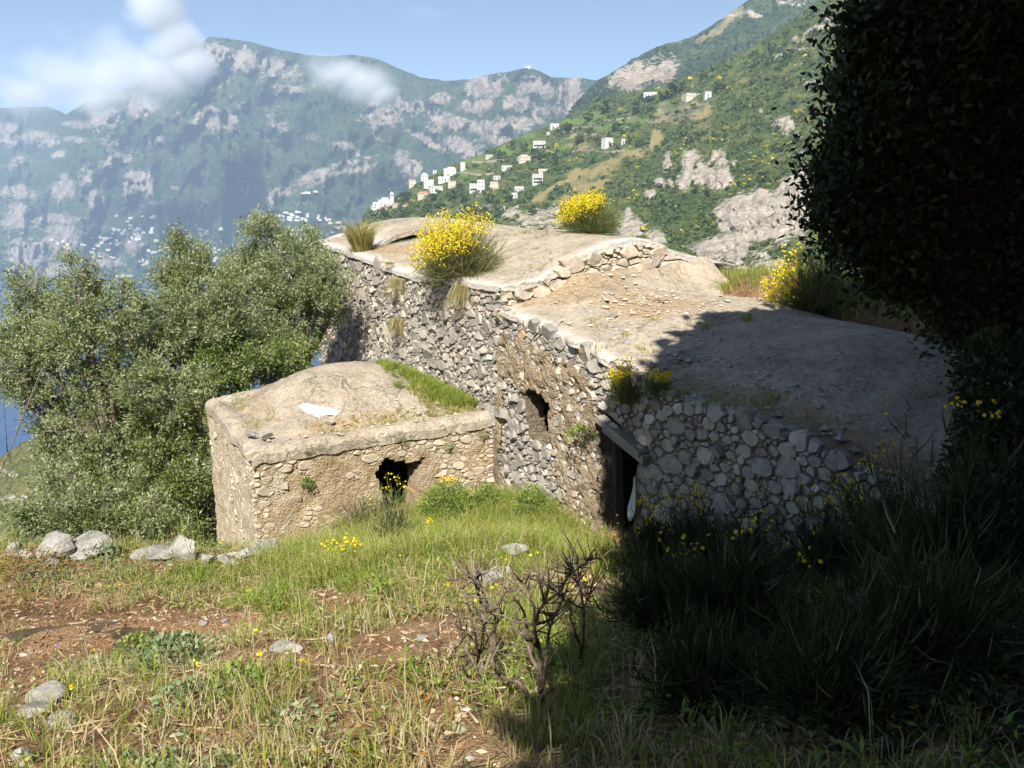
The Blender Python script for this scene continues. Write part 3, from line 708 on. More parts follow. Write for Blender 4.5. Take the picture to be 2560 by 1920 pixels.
# ------------------------------------------------------------------ the small hut
HZ = -4.09; HS = -4.54; HV = 4.17
hut = empty('stone_hut', W(HS / 2, HV / 2, -6.0), 'small square hut with ochre earth plaster, broken doorway and low domed roof', 'ruined hut')
doorH = [on_v(*p) for p in ((938, 1179), (966, 1144), (1000, 1153), (1044, 1153), (1066, 1138), (1047, 1177), (1041, 1250), (1034, 1345), (955, 1345), (952, 1224))]
htop = lambda s: HZ - 0.12 + 0 * s
wallF = backing('front_wall', HS, -0.02, htop, lambda s: -6.7 + 0 * s, [doorH], to_front, M['ochre'], hut, 0.055, amp=0.05, seed=41, nsc=3.2)
def accF(a, z):
    t = (a - HS) / (0 - HS); dz = htop(a) - z
    ok = ~inpoly(doorH, a, z) & (dz > 0.02) & (z > -6.4)
    n1 = vnoise(a * 1.6, z * 2.2, 0, 3)
    band = dz < 0.20 + 0.28 * t + 0.12 * n1
    right = t > 0.76 + 0.03 * n1
    quo = t < 0.035 + 0.025 * n1
    near = (np.abs(t - 0.665) < 0.12 + 0.03 * n1) & (dz < 0.75 + 0.2 * n1)
    spots = vnoise(a * 3.6 + 7, z * 4.1, 0, 12) > 0.66
    return (ok & (band | right | quo | near | spots)).astype(float)
Ch, Rh = darts(accF, (HS, -0.03, -6.4, HZ - 0.1), [(0.095, 0.12), (0.068, 0.6), (0.05, 2.6), (0.034, 3.5), (0.024, 4)], 1.7, 43)
lay_stones('stone', Ch, Rh, 1.7, to_front, wallF, M['stone_ochre'], relief=(0.012, 0.042), tint=lambda a, z: rng.beta(3, 2) * 0.86, cap=1.25, avoid=(doorH,))
to_hl = lambda v, z, d: W(HS - d, v, z)
wallL = backing('side_wall', 0.0, HV, lambda v: HZ - 0.16 + 0 * v, lambda v: -8.6 + 0 * v, [], to_hl, M['cream'], hut, 0.06, amp=0.055, seed=47, nsc=4.5)
Cl, Rl = darts(lambda a, z: ((z < HZ - 0.2) & (vnoise(a * 3.5, z * 3.5, 0, 8) > 0.66)).astype(float), (0, HV, -7.5, HZ - 0.15), [(0.085, 0.5), (0.06, 1.0), (0.04, 1.4)], 1.3, 49)
lay_stones('stone', Cl, Rl, 1.3, to_hl, wallL, M['stone_ochre'], relief=(0.008, 0.03), limit=120, tint=lambda a, z: rng.uniform(0.45, 0.86), cap=1.2)
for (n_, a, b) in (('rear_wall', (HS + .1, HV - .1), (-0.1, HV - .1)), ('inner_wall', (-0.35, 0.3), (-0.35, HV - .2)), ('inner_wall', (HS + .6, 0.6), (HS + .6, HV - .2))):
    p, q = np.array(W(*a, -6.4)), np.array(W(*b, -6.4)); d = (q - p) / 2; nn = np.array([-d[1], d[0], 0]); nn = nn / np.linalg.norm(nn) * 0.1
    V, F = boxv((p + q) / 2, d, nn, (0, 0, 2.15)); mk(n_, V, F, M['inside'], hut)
HC = (-2.15, 2.3)
def zH(s, v):
    a = np.abs((s - HC[0]) / 2.0); b = np.abs((v - HC[1]) / 1.82)
    f = np.clip(1 - a ** 2.1, 0, 1) ** 1.15 * np.clip(1 - b ** 2.1, 0, 1) ** 1.15
    z = HZ + 0.78 * f + 0.018 * fbm(s * 1.7, v * 1.7, 0, 25, 4)
    rim = np.maximum(np.exp(-((s - HS - 0.10) / 0.14) ** 2), np.exp(-((v - 0.10) / 0.14) ** 2))
    rim = np.maximum(rim, np.exp(-((v - HV + 0.1) / 0.14) ** 2))
    z = z + 0.035 * rim * (0.6 + 0.6 * vnoise(s * 1.1, v * 1.1, 0, 2)) - 0.03 * (1 - rim) * (f < 0.03)
    for e in (s - (HS - 0.045), v + 0.045, HV + 0.045 - v):
        z = z - 0.085 * np.exp(-np.maximum(e, 0) / 0.05) - 0.03 * np.exp(-np.maximum(e, 0) / 0.2)
    return z
def densify(a, b, n, lo=True, hi=True):
    x = np.linspace(a, b, n); ex = [0.012, 0.03, 0.055]
    return np.array(sorted(set(np.round(np.concatenate([x, a + np.array(ex) if lo else [], b - np.array(ex) if hi else []]), 5))))
roofH = roof_slab('domed_roof', densify(HS - 0.045, -0.02, 80, True, False), densify(-0.045, HV + 0.045, 76), zH, hut, 0.15, None, 0.12, edges=(), rag=0.05,
                  dirt=lambda s, v: 0.75 * np.exp(-((v - 0.55) / 0.22) ** 2) * sstep(-3.9, -3.2, s) * (1 - sstep(-1.9, -1.2, s)) + 0.6 * np.exp(-((s + 4.0) / 0.25) ** 2 - ((v - 2.2) / 0.9) ** 2), seed=19)
# ------------------------------------------------------------------ sea and mountains
SEA = -300.0
def m_sea():
    t = NT('sea_water'); p = t.pos()
    mp = t.n('ShaderNodeMapping'); mp.inputs['Scale'].default_value = (0.02, 0.05, 0.02); t.l(p, mp.inputs['Vector'])
    n = t.noise(mp.outputs[0], 3, 6, 0.6)
    return t.done(t.ramp(n, [(0.35, (0.010, 0.042, 0.120)), (0.7, (0.016, 0.060, 0.160))]), 0.22, t.bump(n, 0.15, 2.0), 0.4)
V, F = np.array([[-9000, 150, SEA], [9000, 150, SEA], [9000, 6600, SEA], [-9000, 6600, SEA]]), np.array([[0, 1, 2, 3]])
tag(mk('sea', V, F, m_sea(), None, False, None, (0, 3000, SEA)), kind='structure')

def strokes(PX, PY, items, seed, warp=16.0, soft=0.75):
    """mask of elliptical patches given in photo pixels, with ragged borders"""
    wx = PX + warp * fbm(PX / 26, PY / 26, 0, seed, 5, .6); wy = PY + warp * fbm(PX / 20, PY / 26, 5, seed + 3, 5, .6)
    m = np.zeros_like(PX)
    for it in items:
        cx, cy, rx, ry = it[:4]; an = R(it[4]) if len(it) > 4 else 0; k = it[5] if len(it) > 5 else 1.0
        dx, dy = wx - cx, wy - cy; a = dx * math.cos(an) + dy * math.sin(an); b = -dx * math.sin(an) + dy * math.cos(an)
        q = np.sqrt((a / rx) ** 2 + (b / ry) ** 2)
        m = np.maximum(m, k * (1 - sstep(0.35, 1 + soft, q)))
    return m
class Relief:
    """a hillside: for every pixel column a profile from its foot to its crest, with its own distance"""
    def __init__(s, name, pxs, crest, foot, ycrest, yfoot, rows, amp, nscale, seed, mat, rock=(), other=None, pw=1.0, rockamp=0.0, crestjag=2.0):
        C = np.asarray(pxs, float); T = np.linspace(0, 1, rows)
        ct = lerp1(crest, C) + crestjag * fbm(C / 14, C * 0, 0, seed, 4); ft = lerp1(foot, C)
        PX = np.repeat(C[:, None], rows, 1); PY = ft[:, None] + (ct - ft)[:, None] * T[None, :]
        Y0 = lerp1(yfoot, C)[:, None]; Y1 = lerp1(ycrest, C)[:, None]
        s.C, s.ct, s.ft, s.Y0, s.Y1, s.pw = C, ct, ft, Y0[:, 0], Y1[:, 0], pw
        Y = Y0 + (Y1 - Y0) * T[None, :] ** pw
        rk = strokes(PX, PY, rock, seed) if len(rock) else np.zeros_like(PX)
        fade = np.minimum(1, np.minimum(T[None, :] / 0.06, 1.0))
        rel = (ridged(PX / nscale, PY / (nscale * 2.2), 0, seed, 4) - 0.6) * 1.4 + 0.45 * fbm(PX / (nscale * .35), PY / (nscale * .5), 2, seed + 9, 4)
        Y = Y * (1 - amp * rel * fade) 
        if rockamp: Y = Y * (1 - rockamp * rk * (0.9 + 1.1 * fbm(PX / 7, PY / 16, 4, seed + 2, 4)))
        s.Y = Y; s.T = T
        dy = CP + (960 - PY) / FPX * SP; a = (PX - 1280) / FPX / dy; b = (-SP + (960 - PY) / FPX * CP) / dy
        s.rows = rows; s.P = np.stack([a * Y, Y, b * Y], -1)
        P = s.P; n = P.shape[0]
        # the far side falls away behind the crest
        back = P[:, -1, :].copy(); b1 = back * 1.06; b1[:, 2] = back[:, 2] - 0.03 * back[:, 1]; b2 = back * 1.25; b2[:, 2] = SEA - 20
        P2 = np.concatenate([P, b1[:, None, :], b2[:, None, :]], 1)
        at_ = {'rock': np.concatenate([rk, rk[:, -1:], rk[:, -1:]], 1).ravel()}
        for k, its in (other or {}).items():
            m = strokes(PX, PY, its, seed + 40); at_[k] = np.concatenate([m, m[:, -1:] * 0, m[:, -1:] * 0], 1).ravel()
        s.masks = {'rock': rk, **{k: at_[k].reshape(n, rows + 2)[:, :rows] for k in (other or {})}}
        s.obj = tag(mk(name, P2.reshape(-1, 3), grid_faces(n, rows + 2), mat, None, True, at_, (0, float(Y.mean()), SEA)), kind='structure')
    def at(s, px, py):
        """point of the surface seen at a pixel (bilinear)"""
        i = np.clip(np.interp(px, s.C, np.arange(len(s.C))), 0, len(s.C) - 1.001); i0 = int(i); fi = i - i0
        ct = s.ct[i0] * (1 - fi) + s.ct[i0 + 1] * fi; ft = s.ft[i0] * (1 - fi) + s.ft[i0 + 1] * fi
        t = np.clip((py - ft) / (ct - ft), 0, 0.9999) * (s.rows - 1); j0 = int(t); fj = t - j0
        Y = (s.Y[i0, j0] * (1 - fi) * (1 - fj) + s.Y[i0 + 1, j0] * fi * (1 - fj) + s.Y[i0, j0 + 1] * (1 - fi) * fj + s.Y[i0 + 1, j0 + 1] * fi * fj)
        return at(px, py, Y)

def m_mountain(name, g1, g2, g3, r1, r2, vs, rs, bd, extra=None):
    t = NT(name); p = t.pos()
    a = t.noise(p, vs, 8, 0.65); v = t.voro(p, vs * 9); f = t.noise(p, vs * 12, 5, 0.7)
    c = t.ramp(a, [(0.32, g1), (0.5, g2), (0.68, g3)])
    c = t.mix(1.0, c, t.ramp(v, [(0.0, (1.25, 1.2, 1.1)), (0.5, (0.85, 0.88, 0.85)), (0.9, (0.45, 0.5, 0.5))]), 'MULTIPLY')
    mp = t.n('ShaderNodeMapping'); mp.inputs['Scale'].default_value = (1, 1, 1.5); t.l(p, mp.inputs['Vector'])
    k = t.noise(mp.outputs[0], rs, 9, 0.72, 0.6)
    rockc = t.ramp(t.math('ADD', t.math('MULTIPLY', k, 0.55), t.math('MULTIPLY', t.noise(mp.outputs[0], rs * 4.3, 7, 0.75, 0.5), 0.45)), [(0.36, tuple(q * 0.3 for q in r1)), (0.45, r1), (0.55, r2), (0.66, tuple(min(1, q * 1.2) for q in r2))])
    for an, cc in (extra or []):
        m_ = t.fr(t.math('ADD', t.attr(an), t.math('MULTIPLY', t.math('SUBTRACT', f, 0.5), 1.9)), 0.40, 0.75)
        c = t.mix(m_, c, t.mix(1.0, cc, t.ramp(f, [(0.3, (0.7, 0.7, 0.7)), (0.7, (1.25, 1.2, 1.1))]), 'MULTIPLY'))
    k2 = t.noise(mp.outputs[0], rs * 3.1, 7, 0.75, 0.3)
    rm = t.math('ADD', t.attr('rock'), t.math('ADD', t.math('MULTIPLY', t.math('SUBTRACT', k, 0.5), 2.0), t.math('MULTIPLY', t.math('SUBTRACT', k2, 0.5), 3.4)))
    rm = t.fr(rm, 0.44, 0.62)
    c = t.mix(rm, c, rockc)
    h = t.math('ADD', t.math('MULTIPLY', v, -0.8), k)
    return t.done(c, 0.95, t.bump(h, 0.8, bd), 0.05)

Z1 = lambda l: [(x * .452, y * .452, rx * .452, ry * .452, *r) for (x, y, rx, ry, *r) in l]
Z2 = lambda l: [(900 + x * .3617, 100 + y * .3617, rx * .3617, ry * .3617, *r) for (x, y, rx, ry, *r) in l]
Z3 = lambda l: [(1400 + x * .422, y * .422, rx * .422, ry * .422, *r) for (x, y, rx, ry, *r) in l]
far_rock = Z1([(1230, 300, 90, 50, 12), (1400, 335, 110, 50, 10), (1560, 400, 100, 45, 8), (1180, 310, 50, 60), (1330, 370, 60, 30), (1180, 660, 110, 60, 8), (1290, 690, 26, 45), (780, 600, 80, 55), (970, 650, 42, 36), (580, 650, 90, 55), (520, 690, 60, 30),
               (1590, 500, 75, 22, 12), (2110, 650, 90, 60), (1640, 490, 60, 20), (880, 775, 48, 20), (640, 890, 85, 38, -20), (760, 1000, 70, 55), (830, 1040, 26, 80), (700, 1040, 20, 70), (860, 1130, 55, 16), (1790, 970, 190, 42, -22), (2000, 930, 70, 25, -20), (1560, 1060, 90, 30, -30), (1920, 820, 65, 22, 18),
               (120, 1070, 105, 38), (350, 1040, 55, 70, 20), (80, 1200, 85, 70), (340, 1320, 95, 85), (150, 1400, 95, 80), (740, 1340, 60, 60), (590, 1450, 95, 38), (540, 1100, 50, 36, -30), (30, 740, 70, 60), (420, 780, 60, 22), (320, 850, 42, 18), (200, 760, 120, 34, 8), (250, 1500, 200, 40, 0, .8), (300, 1210, 150, 22),
               (1500, 620, 40, 40, 0, .55), (1350, 590, 30, 30, 0, .6), (1550, 700, 60, 40, 0, .45), (1720, 760, 30, 22), (2050, 560, 60, 30, 0, .6), (1840, 450, 40, 40, 0, .5), (970, 1030, 25, 15), (1280, 880, 10, 15), (1350, 1060, 20, 18), (1500, 430, 90, 60, 10, .5), (1230, 450, 60, 50, 0, .5), (430, 690, 90, 20), (100, 900, 80, 30, -20, .7), (620, 800, 50, 60, -30, .6), (480, 960, 40, 60, 20, .6)])
far_rock += Z2([(860, 330, 110, 80, 20), (800, 465, 115, 45), (600, 560, 130, 58, 15), (1240, 320, 120, 62, 25), (1090, 445, 115, 40, 8), (1460, 380, 75, 120, 10), (1560, 420, 60, 50), (1300, 490, 95, 36, -15), (960, 620, 190, 55), (700, 750, 160, 55, 22), (450, 690, 125, 26, 32), (330, 450, 75, 40), (170, 540, 110, 60), (290, 810, 75, 40, -35),
               (350, 920, 65, 80), (1080, 570, 170, 38), (560, 400, 70, 28), (1130, 360, 40, 60, 0, .8), (20, 880, 60, 36, -25), (100, 690, 60, 25, 0, .6), (420, 470, 60, 50, 0, .55), (1000, 260, 60, 30, 0, .5), (930, 680, 120, 60, 0, .8), (850, 590, 90, 30), (520, 620, 60, 20, 0, .7)])
far_crest = [(-400, 300), (-120, 280), (0, 271), (59, 266), (122, 267), (165, 286), (190, 272), (217, 250), (300, 225), (380, 195), (440, 160), (490, 118), (524, 93), (565, 95), (633, 106), (701, 124), (768, 138), (836, 140), (886, 136), (949, 149), (1000, 172), (1055, 194), (1110, 201), (1178, 199), (1207, 189), (1244, 183), (1298, 174), (1320, 170), (1352, 178), (1381, 194), (1435, 194), (1493, 200), (1540, 205), (1800, 240), (2200, 260)]
m_far = m_mountain('far_mountain', (0.020, 0.040, 0.016), (0.038, 0.064, 0.024), (0.070, 0.095, 0.038), (0.16, 0.135, 0.11), (0.275, 0.235, 0.195), 0.006, 0.012, 16)
far = Relief('far_mountain', np.concatenate([np.arange(-400, 0, 8.0), np.arange(0, 1560, 4.0), np.arange(1560, 2201, 16.0)]), far_crest, [(-400, 700), (0, 697), (150, 700), (300, 702), (600, 704), (2200, 704)], [(-400, 4600), (122, 4700), (200, 3900), (524, 3800), (1000, 3500), (1300, 3000), (1500, 2800), (2200, 2600)], [(-400, 3000), (0, 2950), (600, 2900), (1000, 2200), (1500, 1900), (2200, 1700)], 150, 0.07, 85, 51, m_far, far_rock, None, 1.15, 0.006, 2.2)
mid_crest = [(1395, 330), (1440, 265), (1470, 222), (1497, 200), (1548, 169), (1590, 143), (1653, 112), (1695, 103), (1738, 89), (1780, 63), (1822, 34), (1864, 6), (1950, -60), (2100, -150), (2400, -260), (2800, -330)]
mid_rock = Z2([(1950, 250, 210, 62, -12), (1850, 300, 120, 60), (2080, 220, 110, 60, -15)]) + Z3([(480, 440, 140, 60, -10), (620, 420, 80, 60, -20), (1150, 85, 70, 18, 10), (1000, 100, 60, 50, -40, .5), (700, 250, 40, 30, 0, .4), (560, 330, 60, 20, -20, .5), (1350, 10, 90, 30, 0, .6)])
m_mid = m_mountain('middle_ridge', (0.024, 0.042, 0.016), (0.045, 0.070, 0.025), (0.085, 0.105, 0.045), (0.22, 0.18, 0.14), (0.36, 0.31, 0.26), 0.012, 0.02, 9, [('tan', (0.20, 0.17, 0.09))])
mid = Relief('middle_ridge', np.arange(1395, 2800, 5.0), mid_crest, [(1395, 345), (1500, 420), (2800, 480)], [(1395, 1500), (1560, 1650), (1900, 1750), (2800, 1600)], [(1395, 1350), (1560, 1150), (2800, 1000)], 90, 0.03, 60, 71, m_mid, mid_rock, {'tan': Z3([(1000, 120, 120, 30, -35), (900, 200, 90, 25, -30)])}, 1.0, 0.006, 3.0)

hill_crest = [(860, 640), (880, 600), (905, 545), (925, 516), (960, 505), (1000, 490), (1040, 460), (1090, 432), (1130, 412), (1165, 398), (1200, 388), (1240, 366), (1290, 345), (1330, 330), (1375, 312), (1410, 298), (1445, 286), (1475, 262), (1500, 246), (1560, 236), (1610, 226), (1660, 212), (1695, 200), (1740, 183), (1780, 165), (1830, 141), (1885, 114), (1949, 72), (2033, 13), (2100, -40), (2250, -130), (2700, -300)]
hill_rock = Z3([(780, 950, 50, 50), (760, 1020, 36, 50), (900, 1055, 115, 55, 0, 1.3), (962, 950, 36, 60), (905, 930, 16, 40, 25), (735, 1085, 42, 32), (850, 1000, 40, 40), (630, 930, 20, 42), (595, 1080, 30, 14), (550, 1140, 22, 24), (655, 1090, 16, 20),
                (1090, 1290, 135, 115, -10, 1.7), (1180, 1200, 70, 70, 0, 1.5), (1330, 1270, 135, 135, 0, 1.6), (1400, 1140, 90, 90, 0, 1.5), (960, 1460, 155, 64, -8, 1.5), (1210, 1330, 90, 90, 0, 1.5), (1340, 745, 62, 50), (1240, 1600, 95, 70), (1200, 1500, 70, 30, 0, .7), (420, 1350, 80, 70), (400, 1270, 16, 60), (580, 1420, 56, 56), (1030, 1520, 60, 40),
                (1550, 165, 110, 16, -15, .8), (1420, 230, 60, 14, 0, .6), (1300, 330, 70, 12, -25, .6), (1500, 490, 80, 18, 0, .8), (1400, 290, 60, 16, 0, .6), (1180, 670, 25, 12), (1420, 915, 16, 20), (1560, 735, 22, 14), (1440, 1000, 26, 34), (1020, 955, 16, 14), (1600, 110, 20, 20), (1400, 810, 30, 12)])
hill_rock += Z2([(1270, 1190, 100, 30, -8, .75), (1330, 1190, 60, 26, 0, .8), (1050, 1190, 70, 28, -5, .85), (1200, 1240, 140, 40, 0, .7), (1150, 1300, 100, 30, 0, .6), (1330, 1270, 90, 40, 0, .7), (870, 1160, 40, 30, 0, .5), (560, 1190, 40, 26, 0, .55), (330, 1150, 40, 22, 0, .5), (2080, 980, 34, 24), (2130, 840, 20, 60), (2010, 1060, 40, 22)])
hill_tan = Z3([(440, 910, 85, 22, -6), (560, 850, 26, 50, 30), (600, 680, 20, 40), (820, 680, 70, 26, -10), (780, 620, 60, 14), (590, 720, 110, 12), (650, 660, 90, 10), (640, 690, 80, 8), (230, 1020, 130, 24, -20, .8), (120, 1100, 90, 26, -10, .8), (300, 960, 100, 16, -15, .8), (870, 640, 30, 30), (1500, 280, 110, 22, -25, .5), (1350, 400, 140, 20, -25, .5), (1450, 560, 110, 20, -10, .5), (860, 760, 60, 40, 0, .5), (1120, 470, 120, 20, -25, .5)])
hill_tan += Z2([(1230, 1085, 85, 26, -30), (1340, 1010, 60, 18, -25), (1480, 960, 110, 26, -22), (1620, 1010, 120, 22, -15), (1560, 910, 140, 18, -12), (1200, 1220, 130, 30, 0, .8), (1900, 780, 95, 24, -6), (1500, 670, 90, 10), (1480, 730, 100, 10), (1550, 760, 80, 10), (800, 910, 60, 14), (1330, 770, 50, 12), (2050, 680, 40, 60), (1430, 1100, 100, 24, -20, .7), (1700, 940, 80, 20, -10, .7)])
hill_bright = Z2([(800, 920, 90, 20), (700, 930, 60, 14), (1390, 740, 70, 14), (780, 820, 90, 30), (1130, 650, 80, 30), (1500, 560, 110, 20), (1620, 520, 90, 30), (1700, 600, 120, 24), (1150, 740, 60, 20), (1000, 760, 60, 20), (2120, 460, 90, 30), (1900, 560, 120, 30)])
m_hill = m_mountain('near_hillside', (0.040, 0.062, 0.018), (0.075, 0.100, 0.030), (0.130, 0.140, 0.048), (0.23, 0.20, 0.165), (0.38, 0.34, 0.285), 0.05, 0.085, 1.6, [('tan', (0.22, 0.185, 0.085)), ('bright', (0.095, 0.145, 0.035))])
hill = Relief('near_hillside', np.arange(860, 2700, 5.0), hill_crest, [(860, 650), (900, 720), (960, 760), (1500, 775), (1900, 800), (2700, 900)],
              [(860, 780), (930, 820), (1200, 900), (1500, 1000), (1700, 900), (2050, 800), (2700, 700)], [(860, 740), (930, 620), (1200, 420), (1500, 300), (1900, 260), (2700, 220)], 130, 0.012, 55, 91, m_hill, hill_rock, {'tan': hill_tan, 'bright': hill_bright}, 1.25, 0.02, 1.0)
spur_crest = [(-300, 1290), (-100, 1190), (0, 1142), (60, 1104), (115, 1078), (200, 1052), (320, 1010), (420, 1000)]
m_spur = m_mountain('coastal_spur', (0.07, 0.085, 0.03), (0.13, 0.13, 0.05), (0.22, 0.19, 0.09), (0.36, 0.33, 0.28), (0.52, 0.48, 0.42), 0.12, 0.2, 0.6)
spur = Relief('coastal_spur', np.arange(-300, 600, 6.0), spur_crest, [(-300, 1700), (420, 1700)], [(-300, 290), (420, 260)], [(-300, 60), (420, 60)], 70, 0.03, 40, 111, m_spur, [(40, 1250, 30, 10, 0, .6), (70, 1290, 26, 10, 0, .7), (20, 1180, 30, 8, 0, .5), (110, 1210, 40, 12, 0, .5)], None, 1.0, 0.02, 3.0)
# ------------------------------------------------------------------ foliage makers (numpy)
def unit(a): return a / np.maximum(np.linalg.norm(a, axis=-1, keepdims=True), 1e-9)
def leafquads(c, a, L, w, fold=0.0):
    """rhombic leaves: centre, axis, length, width"""
    n = len(c); a = unit(a); r = unit(rng.normal(size=(n, 3))); b = unit(np.cross(a, r))
    L = np.broadcast_to(L, (n,))[:, None]; w = np.broadcast_to(w, (n,))[:, None]
    V = np.stack([c - a * L / 2, c + b * w / 2 - a * L * 0.05, c + a * L / 2, c - b * w / 2 - a * L * 0.05], 1).reshape(-1, 3)
    return V, np.arange(4 * n).reshape(n, 4)
def blades(p, h, w, lean, droop=0.4, up=None):
    """grass blades: base points, heights, widths, lean vectors (horizontal)"""
    n = len(p); h = np.broadcast_to(h, (n,))[:, None]; w = np.broadcast_to(w, (n,))[:, None]
    U = np.array([0, 0, 1.0]) if up is None else up
    d = rng.uniform(0, 2 * math.pi, n); side = np.stack([np.cos(d), np.sin(d), 0 * d], 1)
    m = p + U * h * 0.55 + lean * h * 0.35; t = p + U * h * (1 - droop * 0.5) + lean * h * (0.9 + droop * 0.4)
    V = np.stack([p - side * w / 2, p + side * w / 2, m + side * w * 0.38, m - side * w * 0.38, t], 1).reshape(-1, 3)
    i = np.arange(n) * 5
    return V, np.stack([i, i + 1, i + 2, i + 3], 1), np.stack([i + 3, i + 2, i + 4], 1)
class Foliage:
    """collects leaf arrays of one material into one mesh"""
    def __init__(s): s.v = []; s.q = []; s.t = []; s.n = 0
    def add(s, V, *Fs):
        for F in Fs: (s.q if F.shape[1] == 4 else s.t).append(F + s.n)
        s.v.append(V); s.n += len(V)
    def build(s, name, mat, parent=None, loc=None):
        if not s.n: return None
        fs = []
        if s.q: fs.append(np.concatenate(s.q))
        if s.t: fs.append(np.concatenate(s.t))
        o = mk(name, np.concatenate(s.v), fs, mat, parent, False, None, loc)
        return tag(o, kind='stuff') if parent is not None else o
def inball(n, shell=0.0):
    v = unit(rng.normal(size=(n, 3))); r = (shell + (1 - shell) * rng.uniform(0, 1, n)) ** (1 / 3); return v * r[:, None]
def wander(a, b, k, amp):
    """crooked polyline from a to b"""
    a, b = np.array(a, float), np.array(b, float); T = np.linspace(0, 1, k)[:, None]
    off = rng.normal(0, amp, (k, 3)) * np.sin(T * math.pi); off = np.cumsum(off, 0) * 0.5 * np.sin(T * math.pi)
    return a + (b - a) * T + off

def lobed_tree(name, label, cat, base, lobes, Y, mats, group=None, leafL=0.085, leafW=0.025, dens=1450, trunk_r=0.11, bark='bark', fork=0.45, dY=0.5, shellk=0.35, spray=0.20, sc=1.157, twigs=2):
    """tree whose crown is a set of foliage lobes (display px, py, radius px) round its own boughs"""
    b = np.array(base, float); root = empty(name, b, label, cat, group)
    L = []
    for (px, py, r) in lobes:
        y = Y + rng.uniform(-dY, dY); p = np.array(at(px * sc, py * sc, y)); rad = r * sc * y / FPX
        L.append((p, rad))
    cen = np.mean([p for p, _ in L], 0); fk = b + (cen - b) * fork + rng.normal(0, 0.08, 3); fk[2] = b[2] + (cen[2] - b[2]) * fork
    tr = MB(); path = wander(b - np.array([0, 0, 0.35]), fk, 6, 0.05)
    V, F = tube(path, np.linspace(trunk_r * 1.25, trunk_r * 0.8, 6), 8); tr.add(V, F)
    tr.build('trunk', M[bark], root, True, b)
    bg = MB(); fol = [Foliage() for _ in mats]
    for (p, rad) in L:
        path = wander(fk, p, 6, 0.07); V, F = tube(path, np.linspace(trunk_r * 0.55, 0.014, 6), 6); bg.add(V, F)
        nc = max(20, int(120 * rad ** 2 + 50 * rad)); cs = inball(nc, shellk); 
        cs[:, 2] *= 0.9; P = p + cs * rad
        for k in range(min(nc, int(10 * twigs))):
            V, F = tube(wander(p + rng.normal(0, 0.05, 3), P[k], 4, 0.03), [0.011, 0.009, 0.006, 0.003], 4); bg.add(V, F)
        nl = max(8, int(dens * 4 * math.pi * rad * rad * 0.55 / nc))
        out = unit(cs + np.array([0, 0, 0.35]) + rng.normal(0, 0.35, (nc, 3)))
        t = rng.uniform(-1, 1, (nc, nl)); rr = spray * rng.uniform(0.7, 1.3, (nc, 1))
        pos = P[:, None, :] + out[:, None, :] * (t * rr)[:, :, None] + rng.normal(0, 0.045 + 0.10 * spray, (nc, nl, 3))
        ax = out[:, None, :] * 0.8 + rng.normal(0, 0.55, (nc, nl, 3)) + np.array([0, 0, 0.15])
        ch = rng.choice(len(mats), p=[m[1] for m in mats], size=nc)
        for mi in range(len(mats)):
            q = ch == mi
            if not q.any(): continue
            V, F = leafquads(pos[q].reshape(-1, 3), ax[q].reshape(-1, 3), leafL * rng.uniform(0.7, 1.25, q.sum() * nl), leafW * rng.uniform(0.8, 1.3, q.sum() * nl)); fol[mi].add(V, F)
    bg.build('bough', M[bark], root, True)
    for (m, _), f in zip(mats, fol): f.build('crown', M[m], root)
    return root
def gbase(px, Y, dz=0.0):
    a = (px * 1.157 - 1280) / FPX / 0.97; return (a * Y, Y, gz(a * Y, Y) + dz)
OL = [('olive', 0.86), ('olive_green', 0.14)]
lobed_tree('olive_tree', 'olive tree with its crown against the end of the tall stone wall', 'tree', gbase(688, 20.6), [(640, 585, 85), (700, 605, 58), (560, 645, 78), (620, 700, 85), (560, 505, 42), (573, 472, 22), (705, 685, 42), (510, 605, 48), (728, 645, 30), (655, 535, 48), (530, 560, 40), (545, 720, 55), (600, 620, 70), (600, 745, 50), (650, 725, 42), (480, 690, 40)], 20.2, OL, trunk_r=0.12)
lobed_tree('olive_tree', 'tall thin olive tree with bare pale stems showing in its crown', 'tree', gbase(430, 18.6), [(400, 560, 46), (386, 517, 26), (402, 622, 55), (362, 602, 36), (452, 655, 40), (335, 690, 48), (432, 702, 56), (472, 705, 38), (380, 660, 50), (440, 545, 16), (425, 590, 30), (300, 650, 34), (320, 740, 52), (480, 622, 40), (492, 680, 46), (362, 742, 56), (422, 765, 56), (300, 790, 48), (455, 600, 24)], 18.4, OL, trunk_r=0.09, dens=1500)
lobed_tree('olive_tree', 'spreading olive tree leaning out over the blue sea', 'tree', gbase(300, 17.0), [(170, 642, 58), (182, 588, 28), (120, 702, 75), (62, 682, 50), (60, 625, 42), (232, 672, 56), (268, 618, 24), (40, 782, 58), (112, 800, 75), (192, 762, 68), (252, 722, 50), (18, 832, 36), (100, 865, 44), (150, 560, 18), (10, 730, 40), (-30, 790, 50), (80, 740, 60), (150, 720, 60), (215, 820, 50), (60, 840, 40)], 16.6, OL, trunk_r=0.13)
lobed_tree('olive_tree', 'round bushy olive tree in front of the leaning one above the sea', 'tree', gbase(250, 17.0), [(200, 902, 85), (150, 962, 56), (262, 862, 66), (232, 982, 76), (140, 1022, 48), (305, 832, 56), (290, 930, 60), (330, 790, 40), (385, 850, 56), (425, 830, 46), (100, 920, 40), (250, 1030, 50), (110, 985, 36)], 16.9, [('olive', 0.75), ('olive_green', 0.25)], trunk_r=0.09)
